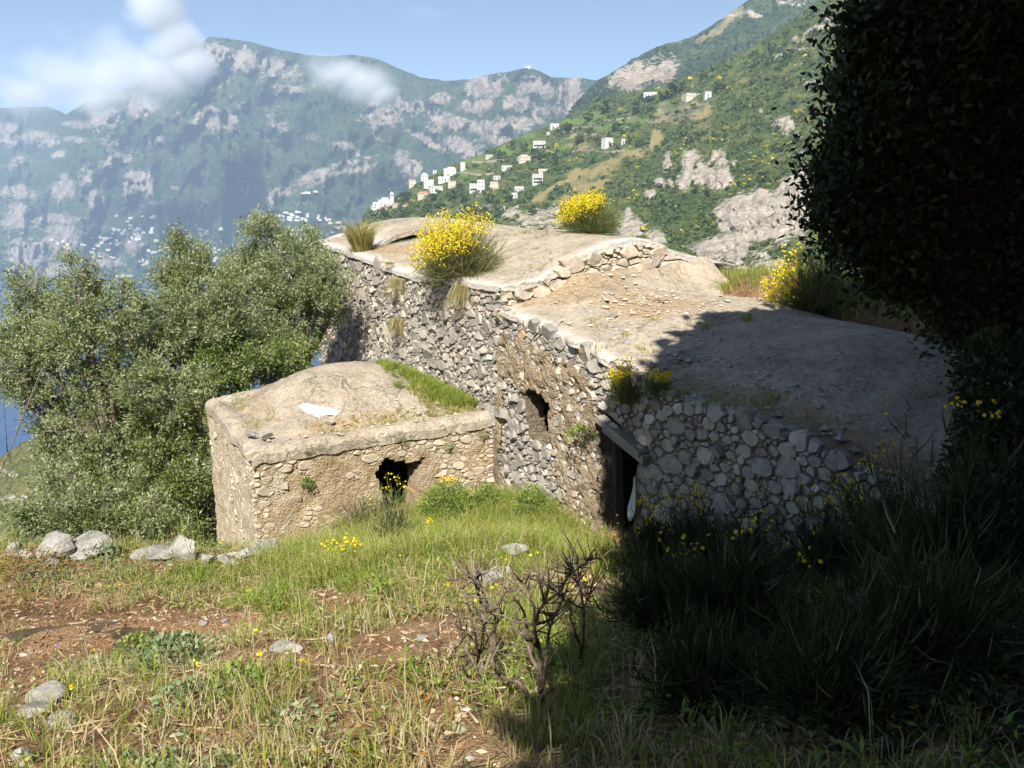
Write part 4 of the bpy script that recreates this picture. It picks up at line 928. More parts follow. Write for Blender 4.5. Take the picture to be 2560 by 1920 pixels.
lobed_tree('evergreen_shrub', 'dense dark green shrub hugging the left wall of the hut', 'shrub', gbase(385, 17.0), [(352, 922, 74), (400, 962, 58), (382, 1042, 66), (332, 1002, 66), (425, 1030, 42), (398, 1112, 58), (415, 885, 40), (430, 1152, 34), (370, 1150, 48), (345, 1080, 55), (415, 1080, 44)], 16.9, [('olive_green', 0.6), ('olive', 0.4)], leafL=0.08, leafW=0.030, trunk_r=0.06, dens=1500, dY=0.35)
lobed_tree('olive_shrub', 'low grey green shrub spilling over the terrace edge behind the boulders', 'shrub', gbase(200, 14.8), [(150, 1092, 56), (232, 1085, 66), (282, 1150, 56), (82, 1130, 48), (180, 1150, 48), (318, 1105, 48), (40, 1105, 40), (120, 1040, 40), (230, 1150, 40), (300, 1050, 40), (350, 1140, 44), (395, 1160, 36)], 14.6, [('olive', 0.6), ('olive_green', 0.4)], trunk_r=0.05, dens=1200, dY=0.35)
lobed_tree('evergreen_shrub', 'bright leafed shrub thicket growing behind the hut dome', 'shrub', gbase(540, 18.6), [(482, 800, 46), (540, 792, 46), (450, 782, 46), (598, 790, 32), (505, 752, 46), (632, 782, 26), (440, 830, 30), (565, 765, 36), (480, 760, 40), (650, 765, 28), (668, 745, 24), (620, 755, 30), (470, 835, 34), (520, 822, 34), (570, 812, 30), (620, 802, 24), (432, 850, 30), (652, 795, 20)], 18.3, [('olive_green', 0.85), ('olive', 0.15)], leafL=0.08, leafW=0.036, trunk_r=0.05, dens=1200)

# ------------------------------------------------------------------ broom bushes
def broom(name, label, base, Rr, H, n, nf, side=(0, 0, 1.0), fl_bias=None, group=None, dry=0.25, hang=0.0, fsize=0.045, parent=None, spread=1.0, gmat='broom'):
    b = np.array(base, float); root = empty(name, b, label, 'broom bush', group)
    d = rng.normal(size=(n, 3)); d[:, 2] = np.abs(d[:, 2]) * 0.9 + 0.25 - hang * rng.uniform(0, 1, n); d = unit(d)
    ln = rng.uniform(0.55, 1.16, n); tip = b + d * np.array([Rr * spread, Rr * spread, H]) * ln[:, None]
    g, y = Foliage(), Foliage(); tips = []
    m1 = b + (tip - b) * 0.45 + rng.normal(0, 0.05 * Rr, (n, 3)) + np.array([0, 0, 0.06 * H]); 
    w = 0.012 + 0.0 * ln
    isd = rng.uniform(0, 1, n) < dry
    def strip(A, B, Cc, w):
        k = len(A); sd = unit(np.cross(B - A, rng.normal(size=(k, 3)))); w = np.broadcast_to(w, (k,))[:, None]
        V = np.stack([A - sd * w / 2, A + sd * w / 2, B + sd * w * .4, B - sd * w * .4, Cc], 1).reshape(-1, 3); i = np.arange(k) * 5
        return V, np.stack([i, i + 1, i + 2, i + 3], 1), np.stack([i + 3, i + 2, i + 4], 1)
    A0 = b + rng.normal(0, 0.06 * Rr, (n, 3)) * np.array([1, 1, 0.2])
    g.add(*strip(A0[~isd], m1[~isd], tip[~isd], 0.015)); y.add(*strip(A0[isd], m1[isd], tip[isd] * 0.86 + b * 0.14, 0.013))
    for rep in range(5):                                           # side shoots
        f = rng.uniform(0.35, 0.9, (n, 1)); A = b + (tip - b) * f; L = Rr * rng.uniform(0.2, 0.4, (n, 1))
        dd = unit(unit(tip - b) + rng.normal(0, 0.45, (n, 3)) + np.array([0, 0, 0.25])); B = A + dd * L * 0.5; T = A + unit(dd + np.array([0, 0, 0.2])) * L
        dry2 = (rng.uniform(0, 1, n) < dry * 1.2 * (1.4 - f[:, 0] * 1.3))
        g.add(*strip(A[~dry2], B[~dry2], T[~dry2], 0.010)); y.add(*strip(A[dry2], B[dry2], T[dry2], 0.009)); tips.append(T)
    tips = np.concatenate(tips + [tip])
    g.build('green_stems', M[gmat], root); y.build('dry_stems', M['broom_dry'], root)
    q = (tips - b) / np.array([Rr, Rr, H]); bias = fl_bias if fl_bias is not None else (lambda q: q[:, 2])
    sco = bias(q) + rng.normal(0, 0.13, len(q)); pick = np.argsort(-sco)[:nf]
    if nf:
        P = tips[pick]; P = np.repeat(P, 5, 0) + rng.normal(0, 0.035, (len(P) * 5, 3)); f = Foliage()
        f.add(*leafquads(P, rng.normal(size=P.shape), fsize * rng.uniform(0.7, 1.2, len(P)), fsize * 0.8)); f.build('flowers', M['flower'], root)
    return root
def onroof(zf, px, py, near=10, far=32):
    a, b = ray(px, py); Y = np.linspace(near, far, 1500); s, v = sv(a * Y, Y); d = b * Y - zf(s, v)
    i = np.where(d <= 0)[0]; Yh = Y[i[0]] if len(i) else far; return np.array([a * Yh, Yh, b * Yh])
vb_ = on_s(1128, 690)[0]; pb = np.array(W(0.22, vb_, 0)); pb[2] = float(zC(np.array(0.22), np.array(vb_))) - 0.10
broom('broom_bush', 'large yellow flowering broom bush rooted on the edge of the tall house roof', pb, 1.05, 1.22, 900, 1000, fl_bias=lambda q: 1.1 * q[:, 2] - 0.35 * q[:, 0] - 0.15 * q[:, 1], dry=0.45, hang=0.5, fsize=0.038)
pb = onroof(lambda s, v: np.maximum(zC(s, v), -0.83 + 0 * s), 1480, 588); pb = np.array(W(2.95, 2.6, 0)); pb[2] = float(zC(np.array(2.95), np.array(2.6)))
pb2 = at(1478, 592, 18.6); pb2 = np.array(pb2); s_, v_ = sv(pb2[0], pb2[1]); pb2[2] = float(zC(np.array(s_), np.array(v_))) - 0.03
broom('broom_bush', 'round yellow flowering broom bush standing on the crown of the tall roof', pb2, 0.78, 0.84, 620, 620, fl_bias=lambda q: 1.1 * q[:, 2] - 0.5 * q[:, 0], dry=0.15, fsize=0.036)

# ------------------------------------------------------------------ grass
def tuft(fol, p, n, h, w, spread, leank, droop=0.5, wind=(0, 0, 0)):
    p = np.asarray(p, float).reshape(-1, 3); k = len(p)
    P = np.repeat(p, n, 0); a = rng.uniform(0, 6.283, k * n); r = np.sqrt(rng.uniform(0, 1, k * n)) * np.repeat(np.broadcast_to(spread, (k,)), n)
    o = np.stack([np.cos(a), np.sin(a), 0 * a], 1); P = P + o * r[:, None]
    hh = np.repeat(np.broadcast_to(h, (k,)), n) * rng.uniform(0.45, 1.15, k * n)
    lean = o * (leank * rng.uniform(0.2, 1.3, k * n))[:, None] + rng.normal(0, 0.12, (k * n, 3)) * np.array([1, 1, 0]) + np.array(wind)
    fol.add(*blades(P, hh, w * rng.uniform(0.7, 1.3, k * n), lean, droop))
# tall tussocks and hanging tufts that stand on the roofs and walls
def tussock(label, p, n, h, spread, lean, mats=('tussock',), w=0.012, droop=0.7, wind=(0, 0, 0), up=None, name='grass_tussock'):
    root = empty(name, p, label, 'grass tuft')
    for i, m in enumerate(mats):
        f = Foliage(); tuft(f, [p], n // len(mats), h, w, spread, lean, droop, wind); f.build('blades' if i == 0 else 'dry_blades', M[m], root)
    return root
pt = np.array(W(0.75, 8.35, 0)); pt = np.array(at(905, 607, 21.9)); s_, v_ = sv(pt[0], pt[1]); pt[2] = float(zC(np.array(s_), np.array(v_))) - 0.02
tussock('shaggy yellow green grass tussock on the far left of the tall roof', pt, 900, 1.0, 0.20, 0.62, ('tussock', 'tussock'), 0.013, 0.45, (-0.12, 0, 0))
def on_wall_tuft(px, py, label, n, h, mats, lean=0.4, spread=0.08, wind=(0, 0, -0.9), w=0.010, name='wall_grass'):
    v, z = on_s(px, py, -0.06); p = np.array(W(-0.06, v, z)); return tussock(label, p, n, h, spread, lean, mats, w, 1.3, (-UU[0] * 0.35 + wind[0], -UU[1] * 0.35 + wind[1], wind[2]), name=name)
on_wall_tuft(1160, 715, 'dry straw grass hanging down the wall below the large broom bush', 260, 0.42, ('tussock', 'grass_dry'), wind=(0, 0, -1.3), spread=0.16)
on_wall_tuft(1000, 700, 'olive brown grass hanging from the roof edge left of the broom', 260, 0.36, ('tussock', 'grass_dry'), wind=(0, 0, -1.2), spread=0.2)
on_wall_tuft(1000, 800, 'yellow grass tuft hanging halfway down the tall wall', 240, 0.42, ('tussock', 'grass_dry'), wind=(0, 0, -1.2), spread=0.16)
on_wall_tuft(975, 660, 'small dry grass tuft at the white roof rim', 90, 0.22, ('tussock',), wind=(0, 0, -0.8), spread=0.1)
# ------------------------------------------------------------------ rocks
def rockmesh(size, seed, sub=2, cut=8):
    import bmesh
    bm = bmesh.new(); bmesh.ops.create_icosphere(bm, subdivisions=sub + 1, radius=1.0)
    V = np.array([v.co[:] for v in bm.verts]); F = [tuple(v.index for v in f.verts) for f in bm.faces]; bm.free()
    rg = np.random.default_rng(seed)
    for _ in range(cut):
        n = unit(rg.normal(size=3)); c = rg.uniform(0.42, 0.78); d = V @ n; V = V - np.outer(np.maximum(d - c, 0), n)
    V = V * (1 + 0.14 * fbm(V[:, 0] * 1.7 + seed, V[:, 1] * 1.7, V[:, 2] * 1.7, seed, 4) + 0.05 * fbm(V[:, 0] * 6 + seed, V[:, 1] * 6, V[:, 2] * 6, seed + 3, 3))[:, None]
    return V * np.array(size), F
def rock(px, py, rx, ry, label, name='boulder', Yp=None, mat='rock', depth=0.8, group=None, sink=0.28, seed=None, rot=None):
    p = (gp(px, max(py + ry * 0.7, 1398)) if py < 1420 and px < 720 else gp(px, py + ry * 0.7)) if Yp is None else np.array(Yp, float)
    k = p[1] / FPX / 0.95; sx, sz = rx * k, ry * k
    if Yp is None: sx, sz = sx * 1.5, sz * 1.15
    V, F = rockmesh((sx, max(sx, sz) * depth, sz * 1.1), seed or int(px * 7 + py), 3 if rx > 18 else 2)
    a = rng.uniform(-0.5, 0.5) if rot is None else rot
    V = V @ np.array(Matrix.Rotation(a, 3, 'Z')).T
    V = V + p + np.array([0, 0.3 * sx, sz * (1 - sink)])
    o = mk(name, V, F, M[mat], None, False, None, (p[0], p[1], p[2])); tag(o, label, 'rock', group); return o
BG = 'boulders along the terrace edge'
rock(34, 1352, 21, 18, 'small pale boulder at the outer end of the terrace edge row')
rock(67, 1360, 15, 13, 'smallest stone wedged between the boulders on the terrace edge')
rock(122, 1366, 40, 32, 'broad pitted grey boulder on the terrace edge beside the pointed one')
rock(209, 1352, 46, 32, 'large smooth sloping grey boulder on the terrace edge')
rock(463, 1367, 31, 28, 'pointed grey boulder alone on the terrace edge near the hut')
rock(381, 1388, 42, 9, 'flat half buried rock between the terrace boulders and pointed one')
rock(516, 1401, 20, 16, 'rough small boulder by the foot of the hut corner')
rock(617, 1382, 22, 15, 'bright white stone leaning at the foot of the hut corner')
rock(668, 1368, 32, 28, 'pale stone block slumped against the base of the hut corner', depth=0.6)
rock(560, 1402, 16, 10, 'little rubble stone in the row below the hut corner')
rock(585, 1412, 13, 9, 'little flat rubble stone lying below the hut corner')
rock(700, 1404, 14, 9, 'rounded rubble stone at the foot of the ochre wall')
rock(123, 1412, 20, 11, 'low pale stone in the grass below the broad boulder')
rock(108, 1745, 38, 26, 'cracked pale grey rock beside the muddy puddle')
rock(80, 1790, 34, 18, 'flat pale rock just below the cracked one')
rock(142, 1810, 34, 11, 'flat brown slab lying in dry grass')
rock(50, 1905, 22, 20, 'white stone at the edge of the bare soil slope')
rock(1287, 1385, 30, 14, 'pale flat stone in the grass above the dead shrub')
rock(1343, 1382, 18, 10, 'white stone under dry twigs above the dead shrub')
rock(1223, 1456, 32, 16, 'grey rock behind the branches of the dead shrub')
rock(1255, 1430, 18, 10, 'small grey rock next to the rock behind the dead shrub')
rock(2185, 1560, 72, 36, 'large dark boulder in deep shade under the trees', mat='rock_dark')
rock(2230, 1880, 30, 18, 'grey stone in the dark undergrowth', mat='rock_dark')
rock(560, 1558, 9, 7, 'white pebble stone at the puddle margin'); rock(505, 1566, 10, 6, 'wet white stone standing in the puddle')
rock(700, 1622, 22, 11, 'pale stone cluster beside the leaf litter path'); rock(735, 1626, 18, 9, 'rounded pale stone right of the leaf litter cluster')
rock(825, 1595, 14, 10, 'grey cobble on the leaf litter path'); rock(1050, 1600, 12, 8, 'white cobble close to the dead shrub')
# stones resting on the roofs
def on_H(px, py): return onroof(zH, px, py)
for (px, py, rx, ry, lab) in ((661, 1094, 21, 12, 'grey block resting on the front corner of the hut roof'), (627, 1090, 14, 7, 'thin dark slab on the hut roof beside the grey block'), (1066, 1030, 9, 6, 'small white stone on the hut roof beneath the grass'),
                              (826, 1058, 13, 6, 'white stone chip on the hut roof ledge'), (850, 1087, 12, 4, 'flat white chip near the hut roof rim')):
    p = on_H(px, py + ry * .6); rock(px, py, rx, ry, lab, 'roof_stone', p, sink=0.15)
for (px, py, rx, ry, lab) in ((1566, 856, 10, 8, 'white stone lying loose on the low vaulted roof'), (1640, 665, 16, 14, 'white block at the right end of the gable stones'), (1662, 640, 14, 9, 'pale rounded stone past the gable end'), (1535, 790, 13, 7, 'flat pale stone on the dry earth of the low roof')):
    p = onroof(zB, px, py + ry * .6); rock(px, py, rx, ry, lab, 'roof_stone', p, sink=0.15)
for (px, py, rx, ry, lab) in ((1800, 662, 62, 14, 'long pale rock ledge in the grass behind the low roof'), (1865, 680, 34, 17, 'rounded pale rock at the end of the long ledge')):
    rock(px, py, rx, ry, lab, 'rock_ledge', at(px, py + ry, 18.3), depth=0.5, sink=0.3)
# rubble on the low roof: crumbs of plaster and stone
def crumbs(name, pts, sz, mat, parent=None):
    b = MB(); oct_ = np.array([[1, 0, 0], [-1, 0, 0], [0, 1, 0], [0, -1, 0], [0, 0, 1], [0, 0, -1]], float); of = [(0, 2, 4), (2, 1, 4), (1, 3, 4), (3, 0, 4), (2, 0, 5), (1, 2, 5), (3, 1, 5), (0, 3, 5)]
    for p, s in zip(pts, sz):
        v = oct_ * np.array([1, 0.8, 0.5]) * s * rng.uniform(0.6, 1.3, (6, 1)); a = rng.uniform(0, 6.28); c, d = math.cos(a), math.sin(a)
        v = v @ np.array([[c, -d, 0], [d, c, 0], [0, 0, 1]]); b.add(v + np.array(p) + np.array([0, 0, s * 0.2]), of, rng.uniform(0.4, 1.0))
    o = b.build(name, M[mat], parent); tag(o, kind='stuff'); return o
n = 520; S = np.clip(rng.normal(2.0, 0.75, n), 0.3, 3.9); Vv = np.clip(rng.normal(-2.0, 0.75, n), -4.2, VC - 0.1)
crumbs('roof_rubble', Wn(S, Vv, zB(S, Vv)), rng.gamma(2.0, 0.010, n) + 0.006, 'stone_pale', roofB)
n = 110; S = rng.uniform(-0.02, 0.34, n); Vv = rng.uniform(-8.6, -3.7, n)
crumbs('coping_stones', Wn(S, Vv, zB(np.maximum(S, 0.0), Vv) - 0.03), rng.uniform(0.05, 0.12, n), 'stone', roofB)
n = 200; S = np.clip(rng.normal(0.75, 0.3, n), 0.1, 3.9); Vv = rng.uniform(-8.5, -4.0, n)
crumbs('roof_rubble', Wn(S, Vv, zB(S, Vv)), rng.gamma(2.0, 0.014, n) + 0.01, 'stone', roofB)
n = 160; S = rng.uniform(-4.3, -0.4, n); Vv = np.clip(rng.normal(0.5, 0.2, n), 0.12, 1.2)
crumbs('roof_rubble', Wn(S, Vv, zH(S, Vv)), rng.gamma(2.0, 0.010, n) + 0.008, 'stone_pale', roofH)
# whitewash remnant on the dome
wp = [(748, 1018), (762, 1008), (775, 1012), (800, 1018), (826, 1022), (848, 1030), (842, 1041), (815, 1038), (800, 1044), (778, 1036), (760, 1030)]
G = [(x, y) for x in np.arange(745, 851, 4.0) for y in np.arange(1004, 1048, 3.0)]
ii = {}; V = []; Fq = []
xs = np.arange(744, 854, 4.0); ys = np.arange(1003, 1048, 3.0)
for i, x in enumerate(xs):
    for j, y in enumerate(ys):
        p = on_H(x, y); ii[i, j] = len(V); V.append(p + np.array([0, -0.004, 0.010]))
for i in range(len(xs) - 1):
    for j in range(len(ys) - 1):
        cx, cy_ = xs[i] + 2, ys[j] + 1.5
        if inpoly(wp, np.array(cx + 4 * vnoise(cx / 9, cy_ / 9)), np.array(cy_)): Fq.append((ii[i, j], ii[i + 1, j], ii[i + 1, j + 1], ii[i, j + 1]))
mk('whitewash_patch', V, Fq, M['whitewash'], roofH, True)
# white cloth hanging by the doorway
cl = [(1586, 1192), (1584, 1215), (1577, 1240), (1570, 1265), (1568, 1285), (1572, 1302)]; cr = [(1588, 1192), (1590, 1215), (1590, 1240), (1590, 1262), (1588, 1285), (1578, 1302)]
V = []; n = 5
for (a, b) in zip(cl, cr):
    for k in range(n):
        t = k / (n - 1); v, z = on_s(a[0] + (b[0] - a[0]) * t, a[1], -0.12); V.append(W(-0.12 - 0.025 * math.sin(k * 2.2), v, z))
F = [tuple(q) for q in grid_faces(len(cl), n)]
o = mk('hanging_cloth', V, F, M['cloth'], None, True); m = o.modifiers.new('thickness', 'SOLIDIFY'); m.thickness = 0.006
tag(o, 'white cloth strip hanging beside the dark doorway of the low house', 'cloth')
# muddy puddle: water standing in the hollows of the soil
a = np.linspace(0, 2 * math.pi, 60, endpoint=False); rr = 1 + 0.2 * np.sin(3 * a + 1) + 0.12 * np.sin(5 * a)
qx = PUD[0] + 1.25 * np.cos(a) * rr; qy = PUD[1] + 0.42 * np.sin(a) * rr; rim = ground(qx, qy)
zw = float(np.quantile(ground(PUD[0] + rng.normal(0, 0.55, 400), PUD[1] + rng.normal(0, 0.2, 400)), 0.30))
V = [(qx[i], qy[i], zw) for i in range(60)] + [(PUD[0], PUD[1], zw)]
tag(mk('puddle', V, [(i, (i + 1) % 60, 60) for i in range(60)], M['puddle']), kind='structure')

# ------------------------------------------------------------------ ground cover
def scatter_ground(n, x0, x1, y0, y1):
    x = rng.uniform(x0, x1, n); y = rng.uniform(y0, y1, n); z = ground(x, y); s, v = sv(x, y)
    ok = ~((s > -4.65) & (s < 0.1) & (v > -0.12) & (v < 4.3)) & ~((s > -0.1) & (s < 5.0) & (v > -9.2) & (v < 12))
    x, y, z = x[ok], y[ok], z[ok]; px, py = proj(x, y, z); return np.stack([x, y, z], 1), px, py
bare = [(110, 1570, 250, 90), (300, 1580, 200, 60), (480, 1560, 240, 52, 0), (300, 1640, 130, 36), (60, 1700, 80, 110), (850, 1510, 120, 40), (960, 1640, 190, 50), (760, 1640, 120, 40), (1040, 1600, 120, 40), (1130, 1790, 90, 50), (1180, 1880, 140, 50), (860, 1830, 60, 60), (260, 1870, 160, 40), (90, 1880, 110, 40), (520, 1850, 120, 30), (1490, 1450, 50, 60), (960, 1750, 60, 40), (2000, 1610, 110, 60, 0), (640, 1420, 80, 14), (560, 1500, 60, 24), (130, 1392, 160, 26), (430, 1400, 130, 24), (590, 1408, 110, 20)]
lush = [(1180, 1330, 170, 90), (1280, 1400, 120, 60), (1080, 1400, 100, 60), (880, 1440, 160, 60), (700, 1520, 110, 50), (1000, 1700, 60, 90), (1380, 1640, 90, 100), (1300, 1560, 90, 60), (480, 1440, 140, 46), (1010, 1260, 60, 40), (1450, 1380, 80, 60), (1400, 1800, 120, 60), (620, 1790, 100, 40)]
def soft(px, py, items): return strokes(np.asarray(px, float), np.asarray(py, float), items, 5, 22, 0.5)
P, px, py = scatter_ground(19000, -9.5, 5.5, 2.2, 14.6)
bm_ = soft(px, py, bare); lm_ = soft(px, py, lush); patch = fbm(P[:, 0] * 1.1, P[:, 1] * 1.1, 0, 61, 3)
u_ = rng.uniform(0, 1, len(P)); dist = np.hypot(P[:, 0], P[:, 1])
keep = (u_ > 0.985 * bm_) & (rng.uniform(0, 1, len(P)) < 0.55 + 0.7 * patch + 0.5 * lm_)
P, lm_, dist = P[keep], lm_[keep], dist[keep]; k = rng.uniform(0, 1, len(P))
sel_l = k < 0.24 + 0.7 * lm_; sel_d = (~sel_l) & (k > 0.60); sel_m = ~(sel_l | sel_d)
for sel, mat, nb, hh, nm in ((sel_m, 'grass', 12, 0.20, 'meadow_grass'), (sel_l, 'grass_green', 13, 0.23, 'green_grass'), (sel_d, 'grass_dry', 9, 0.17, 'dry_grass')):
    f = Foliage(); q = P[sel]; tuft(f, q, nb, hh * rng.uniform(0.6, 1.35, len(q)), 0.0075, 0.075, 0.7, 0.7, (0.05, 0, 0)); tag(f.build(nm, M[mat]), kind='stuff')
# long grass on the bank below the walls
P, px, py = scatter_ground(6000, -4.5, 2.6, 8.5, 14.6); w_ = strokes(px, py, [(1150, 1330, 260, 110), (1330, 1400, 160, 80), (900, 1430, 220, 50), (1050, 1440, 200, 60), (1400, 1300, 90, 60)], 9, 20, 0.6)
q = P[rng.uniform(0, 1, len(P)) < w_]; f = Foliage(); tuft(f, q[::2], 14, 0.46 * rng.uniform(0.6, 1.3, len(q[::2])), 0.009, 0.09, 0.6, 0.6); tag(f.build('bank_grass', M['grass_green']), kind='stuff')
f = Foliage(); tuft(f, q[1::2], 12, 0.40 * rng.uniform(0.6, 1.4, len(q[1::2])), 0.008, 0.09, 0.6, 0.6); tag(f.build('bank_grass', M['grass']), kind='stuff')
# taller seeded stalks
P, px, py = scatter_ground(1500, -9, 5, 2.6, 14); f = Foliage(); tuft(f, P[soft(px, py, bare) < 0.4], 2, 0.5, 0.006, 0.04, 0.35, 0.4); tag(f.build('grass_stalks', M['grass_dry']), kind='stuff')
# low leafy weeds
P, px, py = scatter_ground(7500, -9.5, 5.5, 2.2, 14.6); bm_ = soft(px, py, bare); pt_ = fbm(P[:, 0] * 0.9, P[:, 1] * 0.9, 3, 77, 3)
P = P[(rng.uniform(0, 1, len(P)) > bm_ * 0.97) & (pt_ > -0.12)]
typ = fbm(P[:, 0] * 0.6 + 9, P[:, 1] * 0.6, 0, 91, 2) + rng.normal(0, 0.12, len(P))
for lo, hi, mat, nm in ((-9, -0.02, 'herb', 'green_weeds'), (-0.02, 0.22, 'herb_rust', 'rusty_weeds'), (0.22, 9, 'herb_gray', 'grey_weeds')):
    q = P[(typ >= lo) & (typ < hi)]; nl = 16; c = np.repeat(q, nl, 0) + np.stack([rng.normal(0, 0.06, len(q) * nl), rng.normal(0, 0.06, len(q) * nl), np.abs(rng.normal(0.05, 0.05, len(q) * nl))], 1)
    f = Foliage(); f.add(*leafquads(c, rng.normal(size=c.shape) + np.array([0, 0, 0.5]), 0.045 * rng.uniform(0.6, 1.5, len(c)), 0.022)); tag(f.build(nm, M[mat]), kind='stuff')
# matted dead grass lying on the soil
P, px, py = scatter_ground(30000, -9.5, 4.5, 2.0, 14.2); q = P[rng.uniform(0, 1, len(P)) > 0.97 * soft(px, py, bare)] + np.array([0, 0, 0.015]); q[:, 2] += np.abs(rng.normal(0, 0.02, len(q)))
ax = rng.normal(size=q.shape); ax[:, 2] *= 0.22; f = Foliage(); f.add(*leafquads(q, ax, 0.17 * rng.uniform(0.5, 1.4, len(q)), 0.011)); tag(f.build('grass_thatch', M['grass_dry']), kind='stuff')
# fallen leaves and pebbles
P, px, py = scatter_ground(26000, -8.5, 5.5, 2.0, 13.5); bm_ = soft(px, py, bare)
q = P[rng.uniform(0, 1, len(P)) < 0.16 + 0.84 * bm_]; q = q + np.array([0, 0, 0.008]); ax = rng.normal(size=q.shape); ax[:, 2] *= 0.25
f = Foliage(); V, F = leafquads(q, ax, 0.06 * rng.uniform(0.5, 1.5, len(q)), 0.022 * rng.uniform(0.7, 1.5, len(q))); f.add(V, F); tag(f.build('leaf_litter', M['litter']), kind='stuff')
P, px, py = scatter_ground(2600, -8.5, 4.5, 2.0, 13.5); q = P[rng.uniform(0, 1, len(P)) < 0.12 + 0.88 * soft(px, py, bare)]
crumbs('pebbles', q, rng.gamma(1.6, 0.007, len(q)) + 0.005, 'pebble')
q2, px, py = scatter_ground(900, -6.4, -2.5, 11.5, 13.4); crumbs('pebbles', q2[py > 1385], rng.gamma(1.6, 0.016, (py > 1385).sum()) + 0.008, 'pebble')
# grass on roofs
def roofgrass(name, zf, s, v, mat, n, h, w=0.009, lean=0.6, parent=None, dz=0.0):
    P = Wn(s, v, zf(s, v) + dz); f = Foliage(); tuft(f, P, n, h, w, 0.05, lean, 0.7); return tag(f.build(name, M[mat], parent), kind='stuff')
n = 900; s = -0.05 - np.abs(rng.normal(0, 0.62, n)); v = rng.uniform(0.55, 4.15, n); keep = (s > -1.6) & (s > -0.35 - 1.1 * np.clip((v - 0.3) / 0.9, 0, 1) + 0.25 * np.clip(v - 2.2, 0, 2)); s, v = s[keep], v[keep]
bank = lambda s, v: zH(s, v) + 0.10 * np.exp(s / 0.35)
roofgrass('roof_grass', bank, s, v, 'grass_green', 16, 0.24, parent=roofH)
n = 150; s = rng.uniform(-1.15, -0.15, n); v = rng.uniform(0.35, 1.2, n); roofgrass('roof_grass', zH, s, v, 'grass', 12, 0.14, parent=roofH)
for (c, r, k, mat) in (((-3.05, 0.62), (0.35, 0.16), 40, 'grass_dry'), ((-2.2, 0.5), (0.5, 0.1), 40, 'grass_green'), ((-4.05, 3.0), (0.2, 0.4), 26, 'grass_green'), ((-4.0, 1.6), (0.16, 0.25), 18, 'grass'), ((-1.5, 0.5), (0.25, 0.12), 26, 'grass'), ((-3.0, 3.95), (0.5, 0.1), 40, 'grass_green')):
    roofgrass('roof_grass', zH, c[0] + rng.normal(0, r[0], k), np.clip(c[1] + rng.normal(0, r[1], k), 0.1, 4.1), mat, 9, 0.11, 0.007, parent=roofH)
def tufts_at(zf, pxs, name, parent, mat, h=0.13, k=5, nb=12, sp=0.1):
    for (px, py) in pxs:
        p = onroof(zf, px, py); s, v = sv(p[0], p[1]); ss = s + rng.normal(0, sp, k); v2 = v + rng.normal(0, sp, k); P = Wn(ss, v2, zf(ss, v2)); f = Foliage(); tuft(f, P, nb, h, 0.007, 0.05, 0.7, 0.7); tag(f.build(name, M[mat], parent), kind='stuff')
tufts_at(zB, [(1480, 808), (1512, 818), (1560, 840), (1490, 868), (1575, 665), (1385, 722), (1260, 790), (1610, 870), (1620, 880), (1640, 800)], 'roof_grass', roofB, 'grass', 0.11)
tufts_at(zB, [(1620, 965), (1700, 990), (1790, 1010), (1860, 800), (1760, 820), (1900, 1010)], 'roof_grass', roofB, 'grass_green', 0.16, 9)
tufts_at(zC, [(1360, 660), (1300, 568), (1330, 580), (1365, 584), (1290, 590)], 'roof_grass', roofC, 'grass', 0.13, 7, 12, 0.2)
# grassy strip behind the low roof
n = 1300; s = rng.uniform(4.2, 8.5, n); v = rng.uniform(-7, 3.4, n); q = Wn(s, v, 0 * s); q[:, 2] = ground(q[:, 0], q[:, 1])
f = Foliage(); tuft(f, q, 16, 0.26 * rng.uniform(0.6, 1.3, n), 0.009, 0.12, 0.6, 0.6); tag(f.build('strip_grass', M['grass_green']), kind='stuff')
f = Foliage(); tuft(f, q[::3], 7, 0.42, 0.007, 0.12, 0.5, 0.5); tag(f.build('strip_grass', M['grass_dry']), kind='stuff')

# ------------------------------------------------------------------ single plants
def herb(px, py, r, h, n, mat, label, name='herb_plant', L=0.06, Wd=0.035, p=None, cat='plant', flowers=None, stems=14):
    p = gp(px, py) if p is None else np.array(p, float); root = empty(name, p, label, cat)
    d = inball(n, 0.15); d[:, 2] = np.abs(d[:, 2]); c = p + d * np.array([r, r, h]); f = Foliage()
    f.add(*leafquads(c, d + rng.normal(0, 0.5, d.shape), L * rng.uniform(0.6, 1.3, n), Wd * rng.uniform(0.7, 1.2, n))); f.build('leaves', M[mat], root)
    b = MB()
    for i in range(stems):
        V, F = tube(wander(p + rng.normal(0, 0.02, 3), c[i], 4, 0.02), [0.006, 0.005, 0.004, 0.002], 4); b.add(V, F)
    b.build('stems', M['bark'], root)
    if flowers:
        q = c[np.argsort(-d[:, 2])[:flowers]] + np.array([0, 0, 0.03]); q = np.repeat(q, 5, 0) + rng.normal(0, 0.016, (len(q) * 5, 3)); f = Foliage(); f.add(*leafquads(q, rng.normal(size=q.shape), 0.035, 0.028)); f.build('flowers', M['flower'], root)
    return root
herb(430, 1670, 0.36, 0.26, 420, 'herb_gray', 'leafy sage green herb growing in front of the puddle', L=0.06)
herb(350, 1640, 0.26, 0.22, 260, 'herb', 'bright green leafy weed left of the sage green herb', L=0.05)
herb(590, 1720, 0.22, 0.18, 180, 'herb', 'small green leafy weed right of the sage green herb', L=0.05)
herb(470, 1760, 0.24, 0.14, 170, 'herb_gray', 'low sage green herb in dry grass below the leafy one')
herb(765, 1400, 0.26, 0.30, 320, 'herb', 'small leafy bush at the foot of the ochre hut wall', L=0.055)
herb(955, 1500, 0.10, 0.22, 40, 'herb', 'single broad leaved plant on the leaf litter path', L=0.16, Wd=0.03)
